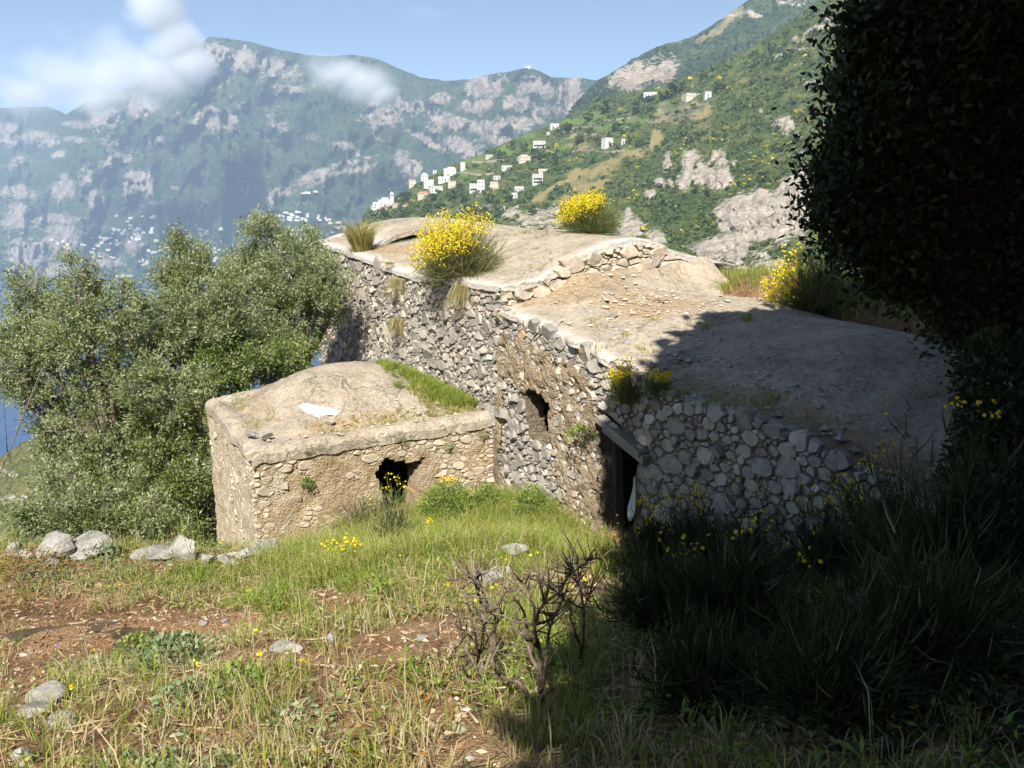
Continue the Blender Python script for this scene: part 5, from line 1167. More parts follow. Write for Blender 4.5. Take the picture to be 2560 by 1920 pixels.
herb(1120, 1310, 0.55, 0.80, 3200, 'herb', 'feathery bright green fennel thicket beside the hut doorway', 'fennel_thicket', 0.08, 0.02, flowers=20, stems=40)
herb(1330, 1300, 0.36, 0.65, 1500, 'herb', 'feathery dark fennel clump against the long stone wall', 'fennel_thicket', 0.08, 0.018, stems=30)
herb(1215, 1290, 0.45, 0.62, 1900, 'herb', 'spiky green weed clump between the two fennel thickets', 'weed_clump', 0.09, 0.016, stems=30)
herb(1180, 1360, 0.5, 0.42, 1300, 'herb_rust', 'yellowing weed mound on the slope below the fennel', L=0.06, Wd=0.016)
herb(1060, 1360, 0.34, 0.4, 800, 'herb', 'low green weed beside the dry base of the doorway broom', L=0.06, Wd=0.018)
herb(1110, 1330, 0.40, 0.35, 700, 'herb', 'bright green weed mound below the fennel thicket', L=0.05, Wd=0.02)
herb(60, 1450, 0.55, 0.42, 900, 'herb_rust', 'rust and yellow green weed mound at the terrace edge', L=0.045, Wd=0.02)
herb(250, 1400, 0.30, 0.28, 260, 'herb_gray', 'pale leafy plant beside the large sloping boulder', L=0.06)
herb(1560, 1040, 0.3, 0.25, 260, 'herb', 'green weed growing over the left end of the lintel', L=0.05, p=W(-0.18, on_s(1478, 1090)[0], on_s(1478, 1090)[1]), name='wall_plant')
herb(0, 0, 0.13, 0.18, 260, 'herb', 'dark green caper plant hanging on the ochre hut wall', L=0.04, Wd=0.018, p=W(on_v(764, 1212)[0], -0.10, on_v(764, 1212)[1]), name='wall_plant')
for (px, py, lab) in ((770, 1128, 'green tuft under the hut roof rim left of the doorway'), (1000, 1100, 'green tuft on the stones above the hut doorway'), (1120, 1120, 'small weed on the stones right of the hut doorway'), (1205, 1092, 'small weed high on the hut wall near the long wall')):
    s_, z_ = on_v(px, py); herb(0, 0, 0.12, 0.12, 110, 'herb', lab, 'wall_plant', 0.045, 0.012, W(s_, -0.06, z_))
# brooms: doorway, wall top, shaded slope
p = gp(985, 1385); broom('broom_bush', 'spiky broom growing in front of the hut doorway with a dry brown base', p, 0.5, 1.1, 240, 9, dry=0.5, spread=0.8, fsize=0.035)
p = gp(905, 1330); broom('dry_bush', 'dry brown twiggy bush against the ochre wall left of the hut doorway', p, 0.6, 0.65, 300, 0, dry=0.93)
v_, z_ = on_s(1580, 1010); broom('broom_bush', 'yellow broom growing out of the wall above the lintel beams', W(-0.05, v_, z_), 0.36, 0.55, 300, 60, fl_bias=lambda q: q[:, 2] - 0.4 * q[:, 0])
v_, z_ = on_s(1650, 990); broom('broom_bush', 'small green broom on the wall top right of the lintel', W(-0.02, v_, z_), 0.26, 0.3, 150, 26)
p = onroof(lambda s, v: np.maximum(zB(s, v), 0 * s - 9), 2040, 775); broom('broom_bush', 'yellow and green broom at the shade border behind the low roof', (5.3, 14.2, gz(5.3, 14.2)), 0.85, 1.15, 620, 150, fl_bias=lambda q: q[:, 2] * 0.5 - q[:, 0])
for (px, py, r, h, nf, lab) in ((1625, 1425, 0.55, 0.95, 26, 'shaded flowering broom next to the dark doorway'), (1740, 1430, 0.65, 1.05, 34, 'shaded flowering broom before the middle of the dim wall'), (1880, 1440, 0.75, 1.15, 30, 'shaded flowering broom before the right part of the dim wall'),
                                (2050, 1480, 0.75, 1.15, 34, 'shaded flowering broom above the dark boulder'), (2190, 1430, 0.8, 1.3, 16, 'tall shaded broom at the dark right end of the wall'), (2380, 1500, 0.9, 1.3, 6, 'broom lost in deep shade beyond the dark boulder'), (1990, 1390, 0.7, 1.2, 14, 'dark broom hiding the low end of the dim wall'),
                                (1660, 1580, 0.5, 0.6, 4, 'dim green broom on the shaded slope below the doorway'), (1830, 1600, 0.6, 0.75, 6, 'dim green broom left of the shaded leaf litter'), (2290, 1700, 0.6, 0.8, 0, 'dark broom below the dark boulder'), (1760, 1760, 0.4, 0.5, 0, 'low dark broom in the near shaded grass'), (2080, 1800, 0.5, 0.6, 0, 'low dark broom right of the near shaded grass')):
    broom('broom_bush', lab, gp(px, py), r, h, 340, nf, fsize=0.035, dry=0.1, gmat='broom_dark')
for (px, py, lab) in ((1070, 1330, 'sprig of yellow broom flowers right of the hut doorway'), (835, 1395, 'yellow flower sprig by the foot of the ochre wall'), (880, 1400, 'yellow flower sprig between doorway broom and leafy bush')):
    broom('broom_sprig', lab, gp(px, py + 30), 0.16, 0.4, 14, 12, dry=0.1)
# dead broom shrubs: explicit branches
def dead_shrub(label, basepx, lines, r0=0.02, depth=0.22):
    p = gp(*basepx); root = empty('dead_shrub', p, label, 'dead shrub'); Y = p[1]; cache = {}
    def pt(q):
        if q == basepx: return p
        if q not in cache: cache[q] = np.array(at(q[0], q[1], Y + rng.uniform(-depth, depth)))
        return cache[q]
    for i, ln in enumerate(lines):
        pts = [pt(q) for q in ln]; P = []
        for a, b in zip(pts[:-1], pts[1:]): P += list(wander(a, b, 5, 0.012))[:-1]
        P.append(pts[-1]); P = np.array(P); r = r0 * (1.0 if ln[0] == basepx else 0.6)
        b = MB(); V, F = tube(P, np.linspace(r, 0.0045, len(P)), 6); b.add(V, F)
        for k in range(11):
            j = rng.integers(len(P) // 3, len(P)); q = P[j]; e = q + np.array([rng.normal(0, 0.07), rng.normal(0, 0.06), abs(rng.normal(0.08, 0.06))]); V, F = tube(wander(q, e, 4, 0.01), [0.005, 0.004, 0.003, 0.002], 4); b.add(V, F)
        b.build('branch', M['twig'], root, True)
    return root
Q = lambda x, y: (700 + x * .3737, 1300 + y * .3737)
B1 = Q(1350, 1110); K1 = Q(1340, 890); K2 = Q(1370, 700)
dead_shrub('bare dead broom with pale forked twigs beside the leaf litter path', B1, [[B1, K1, K2, Q(1330, 500), Q(1300, 410), Q(1255, 370)], [K2, Q(1400, 600), Q(1350, 440), Q(1330, 360)], [K1, Q(1250, 760), Q(1140, 670)], [K1, Q(1200, 920), Q(1090, 830), Q(1030, 740)], [K2, Q(1470, 560), Q(1520, 470), Q(1640, 460)], [K2, Q(1330, 600), Q(1200, 420), Q(1130, 410)], [K1, Q(1420, 760), Q(1490, 640)], [Q(1300, 410), Q(1310, 370)], [B1, Q(1240, 1060), Q(1150, 1040)], [B1, Q(1300, 960), Q(1220, 800), Q(1180, 620)], [B1, Q(1390, 950), Q(1440, 780), Q(1450, 600), Q(1500, 480)], [B1, Q(1320, 940), Q(1290, 700), Q(1240, 520)]], 0.012)
B2 = Q(1740, 1260); J1 = Q(1738, 860); J2 = Q(1700, 700); J3 = Q(1765, 560)
dead_shrub('tallest dead broom with a charred dark stem at the shadow border', B2, [[B2, J1, J2, J3, Q(1740, 450), Q(1730, 360)], [J3, Q(1870, 480), Q(1930, 370), Q(1960, 320)], [J2, Q(1690, 560), Q(1640, 430), Q(1600, 390)], [J2, Q(1580, 680), Q(1420, 620), Q(1320, 590)], [J2, Q(1820, 660), Q(1880, 560), Q(1880, 500)], [J1, Q(1640, 790), Q(1600, 720)], [J3, Q(1800, 440), Q(1900, 520)], [B2, Q(1600, 1080), Q(1480, 1040), Q(1420, 980), Q(1415, 880)], [B2, Q(1720, 1000), Q(1660, 820), Q(1640, 640), Q(1560, 520)], [B2, Q(1770, 1000), Q(1790, 800), Q(1840, 640)]], 0.014)
B3 = Q(2010, 960); L1 = Q(2030, 590)
dead_shrub('slim dead broom against reddish leaves at the shadow border', B3, [[B3, L1, Q(2000, 430), Q(1990, 320), Q(1990, 230)], [L1, Q(2070, 520), Q(2095, 410)], [Q(2000, 430), Q(1930, 380), Q(1870, 310)], [Q(1990, 320), Q(2060, 270), Q(2141, 260)], [L1, Q(1960, 560), Q(1900, 500)], [Q(2000, 430), Q(1950, 360)], [B3, Q(1990, 800), Q(1940, 650), Q(1930, 520)]], 0.011)
for (px, py, mat, lab, n) in ((142, 1614, 'violet', 'violet wildflower on a thin stalk above the puddle', 10), (1312, 1632, 'pink', 'single pink flower in the green grass by the tallest dead shrub', 8)):
    p = gp(px, py + 60); t = np.array(at(px, py, p[1])); root = empty('wildflower', p, lab, 'flower'); b = MB(); V, F = tube(wander(p, t, 5, 0.01), [0.004] * 5, 4); b.add(V, F); b.build('stalk', M['grass_green'], root); f = Foliage(); f.add(*leafquads(t + rng.normal(0, 0.012, (n, 3)), rng.normal(size=(n, 3)), 0.03, 0.014)); f.build('petals', M[mat], root)
P, px, py = scatter_ground(420, -6, 3, 3.2, 13); P = P[soft(px, py, bare) < 0.5][:60]; f = Foliage(); c = np.repeat(P, 4, 0) + rng.normal(0, 0.012, (len(P) * 4, 3)) + np.array([0, 0, 0.17]); f.add(*leafquads(c, rng.normal(size=c.shape), 0.03, 0.024)); tag(f.build('scattered_flowers', M['flower']), kind='stuff')
# thin bare stalks on the left terrace edge
for (a, b, lab) in (((170, 1360), (108, 1215), 'bare thin sapling leaning over the terrace boulders'), ((-20, 1110), (105, 920), 'bare grey branch crossing the view of the sea')):
    pa, pb_ = np.array(at(*a, 12.8)), np.array(at(*b, 12.8)); 
    if a[1] > 1300: pa = gp(*a)
    else: pa = np.array([pa[0] - 0.9, pa[1], gz(pa[0] - 0.9, pa[1])])
    root = empty('bare_sapling', pa, lab, 'sapling'); V, F = tube(wander(pa, pb_, 8, 0.04), np.linspace(0.02, 0.006, 8), 6); bb = MB().add(V, F)
    for k in range(4): V, F = tube(wander(pa + (pb_ - pa) * rng.uniform(.5, .9), pb_ + rng.normal(0, 0.25, 3), 4, 0.03), [0.008, 0.006, 0.004, 0.003], 4); bb.add(V, F)
    bb.build('stem', M['bark'], root, True)
# tall green stems at the terrace edge beside the hut
f = Foliage(); q = np.array([gp(x, 1392 + 8 * random.random()) for x in (430, 452, 470, 490, 505, 300, 330, 210, 60, 20)]); tuft(f, q, 5, 0.9, 0.010, 0.12, 0.25, 0.2); tag(f.build('edge_stalks', M['grass_green']), kind='stuff')

# ------------------------------------------------------------------ dark evergreen trees on the right (and unseen over the viewpoint: crowns shaped to shade the slope)
def oak(label, base, H, lobes, dens, leafL=0.085, leafW=0.042, dry=False, trunk_r=0.2, nc_k=1.0, sp=0.09):
    b = np.array(base, float); root = empty('evergreen_oak', b, label, 'tree'); top = b + np.array([0, 0, H])
    bm2 = MB(); V, F = tube(wander(b - np.array([0, 0, 0.4]), top, 8, 0.12), np.linspace(trunk_r, trunk_r * 0.35, 8), 9); bm2.add(V, F); bm2.build('trunk', M['darkbark'], root, True, b)
    bg = MB(); f = Foliage(); fd = Foliage()
    for (c, r) in lobes:
        c = np.array(c, float); st = b + np.array([0, 0, max(0.4, min(H * 0.9, (c[2] - b[2]) * 0.7))]); V, F = tube(wander(st, c, 6, 0.1), np.linspace(trunk_r * 0.4, 0.02, 6), 6); bg.add(V, F)
        nc = max(30, int(70 * r * r * nc_k)); cs = inball(nc, 0.3); Pc = c + cs * r; nl = max(6, int(dens * 4 * math.pi * r * r / nc))
        out = unit(cs + rng.normal(0, 0.4, (nc, 3))); pos = Pc[:, None, :] + out[:, None, :] * (rng.uniform(-1, 1, (nc, nl)) * 0.22)[:, :, None] + rng.normal(0, sp, (nc, nl, 3))
        ax = out[:, None, :] + rng.normal(0, 0.7, (nc, nl, 3)); 
        f.add(*leafquads(pos.reshape(-1, 3), ax.reshape(-1, 3), leafL * rng.uniform(0.7, 1.3, nc * nl), leafW * rng.uniform(0.8, 1.2, nc * nl)))
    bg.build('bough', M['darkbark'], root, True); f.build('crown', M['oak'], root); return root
def LP(px, py, Y, r): return (tuple(at(px, py, Y)), r)
edge = [(2240, -40), (2190, 10), (2140, 45), (2095, 80), (2120, 130), (2125, 180), (2080, 215), (2105, 270), (2130, 310), (2060, 375), (2030, 415), (2045, 470), (2025, 520), (2060, 580), (2095, 635), (2160, 680), (2240, 715), (2330, 745)]
lob = []
for (x, y) in edge:
    Y = rng.uniform(6.9, 7.5); lob.append(LP(x + 88, y, Y, rng.uniform(0.12, 0.20))); lob.append(LP(x + 165, y + rng.uniform(-20, 20), Y + 0.2, rng.uniform(0.24, 0.34)))
    for _ in range(3): lob.append(LP(x + rng.uniform(15, 80), y + rng.uniform(-28, 28), Y, rng.uniform(0.04, 0.09)))
lob += [LP(2380, 40, 7.4, 0.6), LP(2330, 200, 7.5, 0.5), LP(2300, 420, 7.6, 0.55), LP(2270, 570, 7.6, 0.45), LP(2430, 150, 7.6, 0.85), LP(2450, 400, 7.8, 0.95), LP(2420, 590, 7.8, 0.7), LP(2560, 300, 8, 1.0), LP(2560, 600, 8, 0.9), LP(2450, -80, 7.6, 0.75), LP(2560, 780, 7.6, 0.7), LP(2380, 690, 8.2, 0.45), LP(2680, 450, 7.6, 1.0), LP(2560, -40, 7.8, 0.9)]
oak('dark evergreen tree filling the upper right beside the low house', (4.9, 7.6, gz(4.9, 7.6)), 5.5, lob, 560, 0.08, 0.038, trunk_r=0.17)
oak('unseen tall evergreen tree shading from behind the viewpoint on the right', (5.2, 0.6, gz(5.2, 0.6)), 9.5,
    [((2.50, 0.3, 3.6), 1.35), ((1.90, 0.8, 4.8), 1.6), ((3.90, 0.4, 5.2), 2.0), ((2.00, 1.6, 6.6), 1.6), ((4.10, 1.6, 7.4), 2.0), ((2.50, -0.6, 8.6), 1.7), ((4.50, -0.4, 9.4), 2.0), ((6.10, 1.0, 6.0), 2.1), ((6.40, 0.0, 8.6), 2.0), ((6.95, 2.2, 3.8), 1.8), ((3.50, -1.6, 6.4), 1.7), ((4.15, 1.8, 3.0), 1.2), ((8.30, 1.4, 5.6), 2.0), ((7.90, 3.6, 4.4), 1.9),
     ((1.75, -0.6, 4.0), 1.3), ((3.50, 3.4, 4.3), 1.6), ((5.50, 4.0, 4.2), 1.8), ((3.30, 5.4, 4.6), 1.4), ((5.50, 6.2, 5.0), 1.8), ((7.50, 5.6, 4.6), 1.8), ((3.15, 2.4, 3.9), 1.2), ((2.3, 2.4, 4.9), 1.2), ((3.4, 3.2, 5.6), 1.4), ((2.6, 0.6, 6.4), 1.5)], 105, 0.36, 0.26, trunk_r=0.28, nc_k=2.0, sp=0.2)  # overhead lobes added and leaves enlarged to deepen the shade
DAP = [((-0.15 + 0.30 * k + rng.normal(0, 0.25), -4.6 + 0.95 * k + rng.normal(0, 0.3), 4.5 - 0.2 * k + rng.normal(0, 0.4)), rng.uniform(0.25, 0.55)) for k in range(6) for _ in range(3)]  # small unseen lobes added to dapple the shadow border
oak('second unseen tall evergreen tree shading from behind the viewpoint', (4.2, -4.4, gz(4.2, -4.4)), 10,
    [((0.75, -3.8, 4.6), 1.4), ((1.25, -2.7, 4.4), 1.4), ((1.45, -1.7, 4.1), 1.3), ((1.50, -4.0, 6.4), 1.9), ((3.50, -4.6, 7.6), 2.1), ((1.90, -3.6, 9.0), 1.8), ((4.10, -4.0, 10.2), 2.1), ((5.50, -3.6, 8.0), 2.0), ((2.30, -3.2, 11.2), 1.8), ((4.50, -3.0, 12.4), 2.0), ((6.30, -3.0, 10.6), 2.0), ((7.50, -3.4, 8.0), 2.2), ((2.15, -4.6, 3.6), 1.3), ((3.75, -2.4, 4.2), 1.6), ((5.75, -2.0, 4.6), 1.9)] + DAP, 105, 0.36, 0.26, trunk_r=0.3, nc_k=2.0, sp=0.2)
oak('broad evergreen tree further up the wooded slope on the right', (9.5, 6.5, gz(9.5, 6.5)), 6,
    [((8.2, 7.0, 1.6), 1.6), ((9.8, 6.6, 3.0), 1.8), ((8.6, 5.2, 3.8), 1.7), ((10.6, 8.4, 2.2), 1.9), ((7.6, 8.6, 0.6), 1.3), ((9.4, 9.8, 1.6), 1.6), ((11.6, 6.0, 4.4), 2.0), ((8.2, 9.8, -0.4), 1.2), ((7.0, 11.2, -0.6), 1.0), ((8.6, 11.6, 0.4), 1.4)], 170, 0.20, 0.11, trunk_r=0.25)
# dark evergreen shrubs that close the right side below the tree
for (lab, base, lobes) in (('dark evergreen shrub under the big tree at the roof end', gp(2420, 1240), [LP(2500, 940, 6.6, 0.40), LP(2560, 1000, 6.4, 0.5), LP(2500, 1110, 6.4, 0.4), LP(2450, 1050, 6.9, 0.22), LP(2560, 1150, 6.2, 0.5), LP(2430, 1190, 6.6, 0.3)]),
                           ('dark evergreen shrub overhanging the shaded path edge', gp(2540, 1560), [LP(2560, 1300, 5.4, 0.5), LP(2480, 1340, 5.5, 0.4), LP(2440, 1420, 5.5, 0.32), LP(2580, 1450, 5.2, 0.45), LP(2500, 1480, 5.3, 0.3)]),
                           ('dark evergreen shrub closing the near right corner', gp(2560, 1840), [LP(2560, 1640, 4.2, 0.36), LP(2620, 1740, 4.0, 0.4), LP(2500, 1720, 4.2, 0.22), LP(2470, 1790, 4.1, 0.2)])):
    root = empty('evergreen_shrub', base, lab, 'shrub'); bg = MB(); f = Foliage(); b_ = np.array(base)
    for (c, r) in lobes:
        c = np.array(c); V, F = tube(wander(b_ - np.array([0, 0, 0.15]), c, 5, 0.05), np.linspace(0.03, 0.008, 5), 5); bg.add(V, F); nl = int(700 * 4 * math.pi * r * r); d = inball(nl, 0.1)
        f.add(*leafquads(c + d * r * (1 + 0.25 * fbm(d[:, 0] * 3, d[:, 1] * 3, d[:, 2] * 3, 7, 2))[:, None], d + rng.normal(0, 0.6, d.shape), 0.07 * rng.uniform(0.6, 1.3, nl), 0.03))
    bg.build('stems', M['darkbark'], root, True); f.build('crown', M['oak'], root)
# grass on the right, its colour darkened to stand in for shade
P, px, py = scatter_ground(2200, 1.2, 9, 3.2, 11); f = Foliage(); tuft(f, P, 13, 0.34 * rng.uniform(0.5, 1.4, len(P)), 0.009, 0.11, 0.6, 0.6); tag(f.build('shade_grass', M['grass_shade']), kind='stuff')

# dark leaf sheet added over the slope; shade put into its colour
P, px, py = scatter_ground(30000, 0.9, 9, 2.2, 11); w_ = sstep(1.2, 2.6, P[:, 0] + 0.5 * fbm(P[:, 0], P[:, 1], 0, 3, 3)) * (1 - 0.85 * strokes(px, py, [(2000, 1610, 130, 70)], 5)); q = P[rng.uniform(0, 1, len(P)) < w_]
q = q + np.stack([0 * q[:, 0], 0 * q[:, 0], np.abs(rng.normal(0.04, 0.05, len(q)))], 1); f = Foliage(); f.add(*leafquads(q, rng.normal(size=q.shape) * np.array([1, 1, 0.5]), 0.085 * rng.uniform(0.6, 1.3, len(q)), 0.05)); tag(f.build('shade_leaf_cover', M['oak']), kind='stuff')
# ------------------------------------------------------------------ scrub and trees on the near hillside
M['scrub'] = leaf_mat('hillside_scrub', [(0.0, (0.022, 0.042, 0.012)), (0.35, (0.045, 0.075, 0.020)), (0.7, (0.080, 0.115, 0.030)), (0.9, (0.125, 0.150, 0.045)), (1.0, (0.17, 0.17, 0.06))], 0.15, 0.8, 0.05)
M['scrub_dark'] = leaf_mat('dark_tree_crown', [(0.0, (0.016, 0.030, 0.012)), (0.6, (0.034, 0.055, 0.018)), (1.0, (0.06, 0.085, 0.03))], 0.1, 0.8, 0.05)
M['scrub_yellow'] = leaf_mat('hillside_broom', [(0.0, (0.16, 0.17, 0.03)), (0.5, (0.34, 0.29, 0.03)), (1.0, (0.5, 0.41, 0.03))], 0.15, 0.8, 0.05)
def clumps(C, r, nq, flat=0.8, ql=0.75):
    """leafy clumps: nq rough leaf masses on each crown"""
    k = len(C); d = unit(rng.normal(size=(k, nq, 3))); d[..., 2] = np.abs(d[..., 2]) * 0.9 - 0.15
    pos = C[:, None, :] + d * r[:, None, None] * np.array([1, 1, flat]) * rng.uniform(0.55, 1.0, (k, nq, 1))
    n = unit(d + rng.normal(0, 0.45, d.shape)); a = unit(np.cross(n, rng.normal(size=n.shape))); b = np.cross(n, a)
    L = (r[:, None, None] * ql * rng.uniform(0.6, 1.2, (k, nq, 1))); V = np.stack([pos - a * L * .5 - b * L * .22, pos + b * L * .5 - a * L * .1, pos + a * L * .55 + b * L * .1, pos - b * L * .5 + a * L * .15], 2).reshape(-1, 3)
    return V, np.arange(k * nq * 4).reshape(-1, 4)
def hill_points(n, x0, x1, rel=hill, ymax=720):
    out = []; m = []
    px = rng.uniform(x0, x1, n); t = rng.uniform(0, 1, n) ** 0.85
    i = np.interp(px, rel.C, np.arange(len(rel.C))).astype(int); ct, ft = rel.ct[i], np.minimum(rel.ft[i], ymax); py = ct + (ft - ct) * t + 1.5
    j = np.clip((py - rel.ft[i]) / (rel.ct[i] - rel.ft[i]) * (rel.rows - 1), 0, rel.rows - 1).astype(int)
    return rel.P[i, j] + rng.normal(0, 0.6, (n, 3)), px, py, {k: v[i, j] for k, v in rel.masks.items()}, rel.Y[i, j]
P, px, py, mk_, Yd = hill_points(13500, 880, 2160)
dens = 0.55 + 0.55 * fbm(px / 60, py / 34, 0, 201, 3) + 0.35 * sstep(1350, 1700, px)
ok = (mk_['rock'] < 0.32 + 0.3 * rng.uniform(0, 1, len(P))) & (mk_['tan'] < 0.3 + 0.4 * rng.uniform(0, 1, len(P)) ** 2) & (mk_['bright'] < 0.3 + 0.7 * rng.uniform(0, 1, len(P))) & (rng.uniform(0, 1, len(P)) < dens)
P, px, py, Yd = P[ok], px[ok], py[ok], Yd[ok]
r = rng.gamma(5.0, 1.05, len(P)) * Yd / FPX * 1.05; r = np.clip(r, 0.6, 5.0)
yel = (fbm(px / 40, py / 25, 0, 301, 2) > 0.33) & (rng.uniform(0, 1, len(P)) < 0.35); dk = (~yel) & (fbm(px / 70, py / 40, 0, 401, 3) > 0.16)
for sel, mat, nm in ((~(yel | dk), 'scrub', 'hillside_scrub'), (dk, 'scrub_dark', 'hillside_scrub'), (yel, 'scrub_yellow', 'hillside_broom')):
    f = Foliage(); f.add(*clumps(P[sel] + np.array([0, 0, 0.2]) * r[sel, None], r[sel], 12)); tag(f.build(nm, M[mat]), kind='stuff')
P, px, py, mk_, Yd = hill_points(3600, 2160, 2690); ok = mk_['rock'] < 0.5
f = Foliage(); f.add(*clumps(P[ok], np.clip(rng.gamma(5.0, 1.3, ok.sum()) * Yd[ok] / FPX, 0.6, 5.0), 9)); tag(f.build('hillside_scrub', M['scrub']), kind='stuff')
P, px, py, mk_, Yd = hill_points(2300, 1400, 2160, mid, 260); ok = (mk_['rock'] < 0.4) & (mk_['tan'] < 0.5)
f = Foliage(); f.add(*clumps(P[ok], np.clip(rng.gamma(5, 0.85, ok.sum()) * Yd[ok] / FPX, 1, 7), 11)); tag(f.build('ridge_wood', M['scrub_dark']), kind='stuff')
def hill_tree(px, py, hpx, wpx, label, mat='scrub_dark', group=None, pine=False):
    p = np.array(hill.at(px, py)); k = p[1] / FPX; H, w = hpx * k, wpx * k
    root = empty('pine_tree' if pine else 'hillside_tree', p, label, 'tree', group); V, F = tube([p - np.array([0, 0, 1]), p + np.array([0.02 * H, 0, H * 0.75])], [0.05 * H * 0.6, 0.02 * H], 6); MB().add(V, F).build('trunk', M['bark'], root, True, p)
    f = Foliage(); n = 16
    if pine: c = p + np.array([0, 0, H * 0.85]) + inball(n, 0.3) * np.array([w / 2, w / 2, H * 0.13])
    else: c = p + np.array([0, 0, H * 0.52]) + inball(n, 0.3) * np.array([w * 0.36, w * 0.36, H * 0.36])
    f.add(*clumps(c, np.full(n, w * 0.2), 16)); f.build('crown', M[mat], root); return root
hill_tree(1614, 286, 40, 36, 'umbrella pine with a bare pale trunk below the hilltop villa', pine=True)
hill_tree(1590, 286, 34, 26, 'dark round tree pressed against the umbrella pine trunk')
hill_tree(1512, 285, 34, 30, 'dark broad tree left of the terraced fields'); hill_tree(1386, 415, 36, 24, 'dark tall tree right of the beige hillside house')
hill_tree(1352, 408, 26, 26, 'round tree above the balcony house'); hill_tree(980, 488, 14, 10, 'dark cypress beside the church belfry')
hill_tree(972, 490, 18, 6, 'slim dark cypress close to the church belfry'); hill_tree(1572, 362, 24, 18, 'dark tree between the white cube house and its shed')
TG = 'round trees among the village houses'
for (x, y, h, w, where) in ((1010, 505, 26, 30, 'right of the small red roofed house'), (1080, 505, 24, 26, 'below the brown stone house'), (1130, 500, 30, 34, 'below the beige end of the white cluster'), (1160, 505, 26, 30, 'below and left of the balcony wing'), (1225, 510, 26, 30, 'below the beige stone house'), (1270, 505, 26, 30, 'left of the dark pergola frame'), (1320, 500, 24, 26, 'right of the dark pergola frame'),
                     (1100, 530, 26, 32, 'in the olive grove under the white cluster'), (1180, 535, 26, 32, 'in the grove under the tall bright house'), (1250, 540, 26, 30, 'just under the square tower ruin'), (1330, 540, 28, 32, 'on the rocky slope right of the tower ruin'), (1010, 545, 28, 34, 'low in the grove right of the church'), (960, 545, 26, 30, 'directly below the church'), (1060, 550, 28, 34, 'lowest in the grove over the pale roof'),
                     (1150, 480, 22, 24, 'between the white cluster and the balcony wing'), (1450, 360, 26, 26, 'halfway between columned villa and white cube house'), (1420, 330, 24, 26, 'right of the small skyline house'), (1250, 400, 24, 26, 'above the low deep roofed house'), (1310, 380, 24, 24, 'behind the hipped beige house'), (1540, 330, 24, 26, 'above the white cube house'), (1470, 305, 24, 30, 'on the skyline spur above the terraces'),
                     (1660, 250, 26, 40, 'right of the umbrella pine'), (1690, 235, 30, 50, 'left of the long hilltop house'), (1800, 225, 22, 30, 'right of the white hilltop block')):
    hill_tree(x, y, h, w, 'round green tree ' + where, 'scrub', TG)

# ------------------------------------------------------------------ houses
def plain(name, c, rough=0.9):
    t = NT(name); p = t.pos(); n = t.noise(p, 0.35, 6, 0.7); return t.done(t.mix(1.0, c, t.ramp(n, [(0.3, (0.82, 0.80, 0.77)), (0.6, (1, 1, 1))]), 'MULTIPLY'), rough)
M['hwhite'] = plain('white_render', (0.58, 0.57, 0.54)); M['hbeige'] = plain('beige_render', (0.55, 0.48, 0.39)); M['hgrey'] = plain('grey_render', (0.5, 0.49, 0.47)); M['tile'] = plain('terracotta_tile', (0.42, 0.20, 0.11)); M['pane'] = NT('window_pane').done((0.05, 0.055, 0.06), 0.3, None, 0.4); M['concrete'] = plain('flat_roof', (0.62, 0.6, 0.56))
def block(name, p, rot, x0, x1, y0, y1, z0, z1, mat, parent):
    c, s = math.cos(rot), math.sin(rot); ex, ey = np.array([c, s, 0]), np.array([-s, c, 0])
    V, F = boxv(np.array(p) + ex * (x0 + x1) / 2 + ey * (y0 + y1) / 2 + np.array([0, 0, (z0 + z1) / 2]), ex * (x1 - x0) / 2, ey * (y1 - y0) / 2, np.array([0, 0, (z1 - z0) / 2])); return mk(name, V, F, mat, parent)
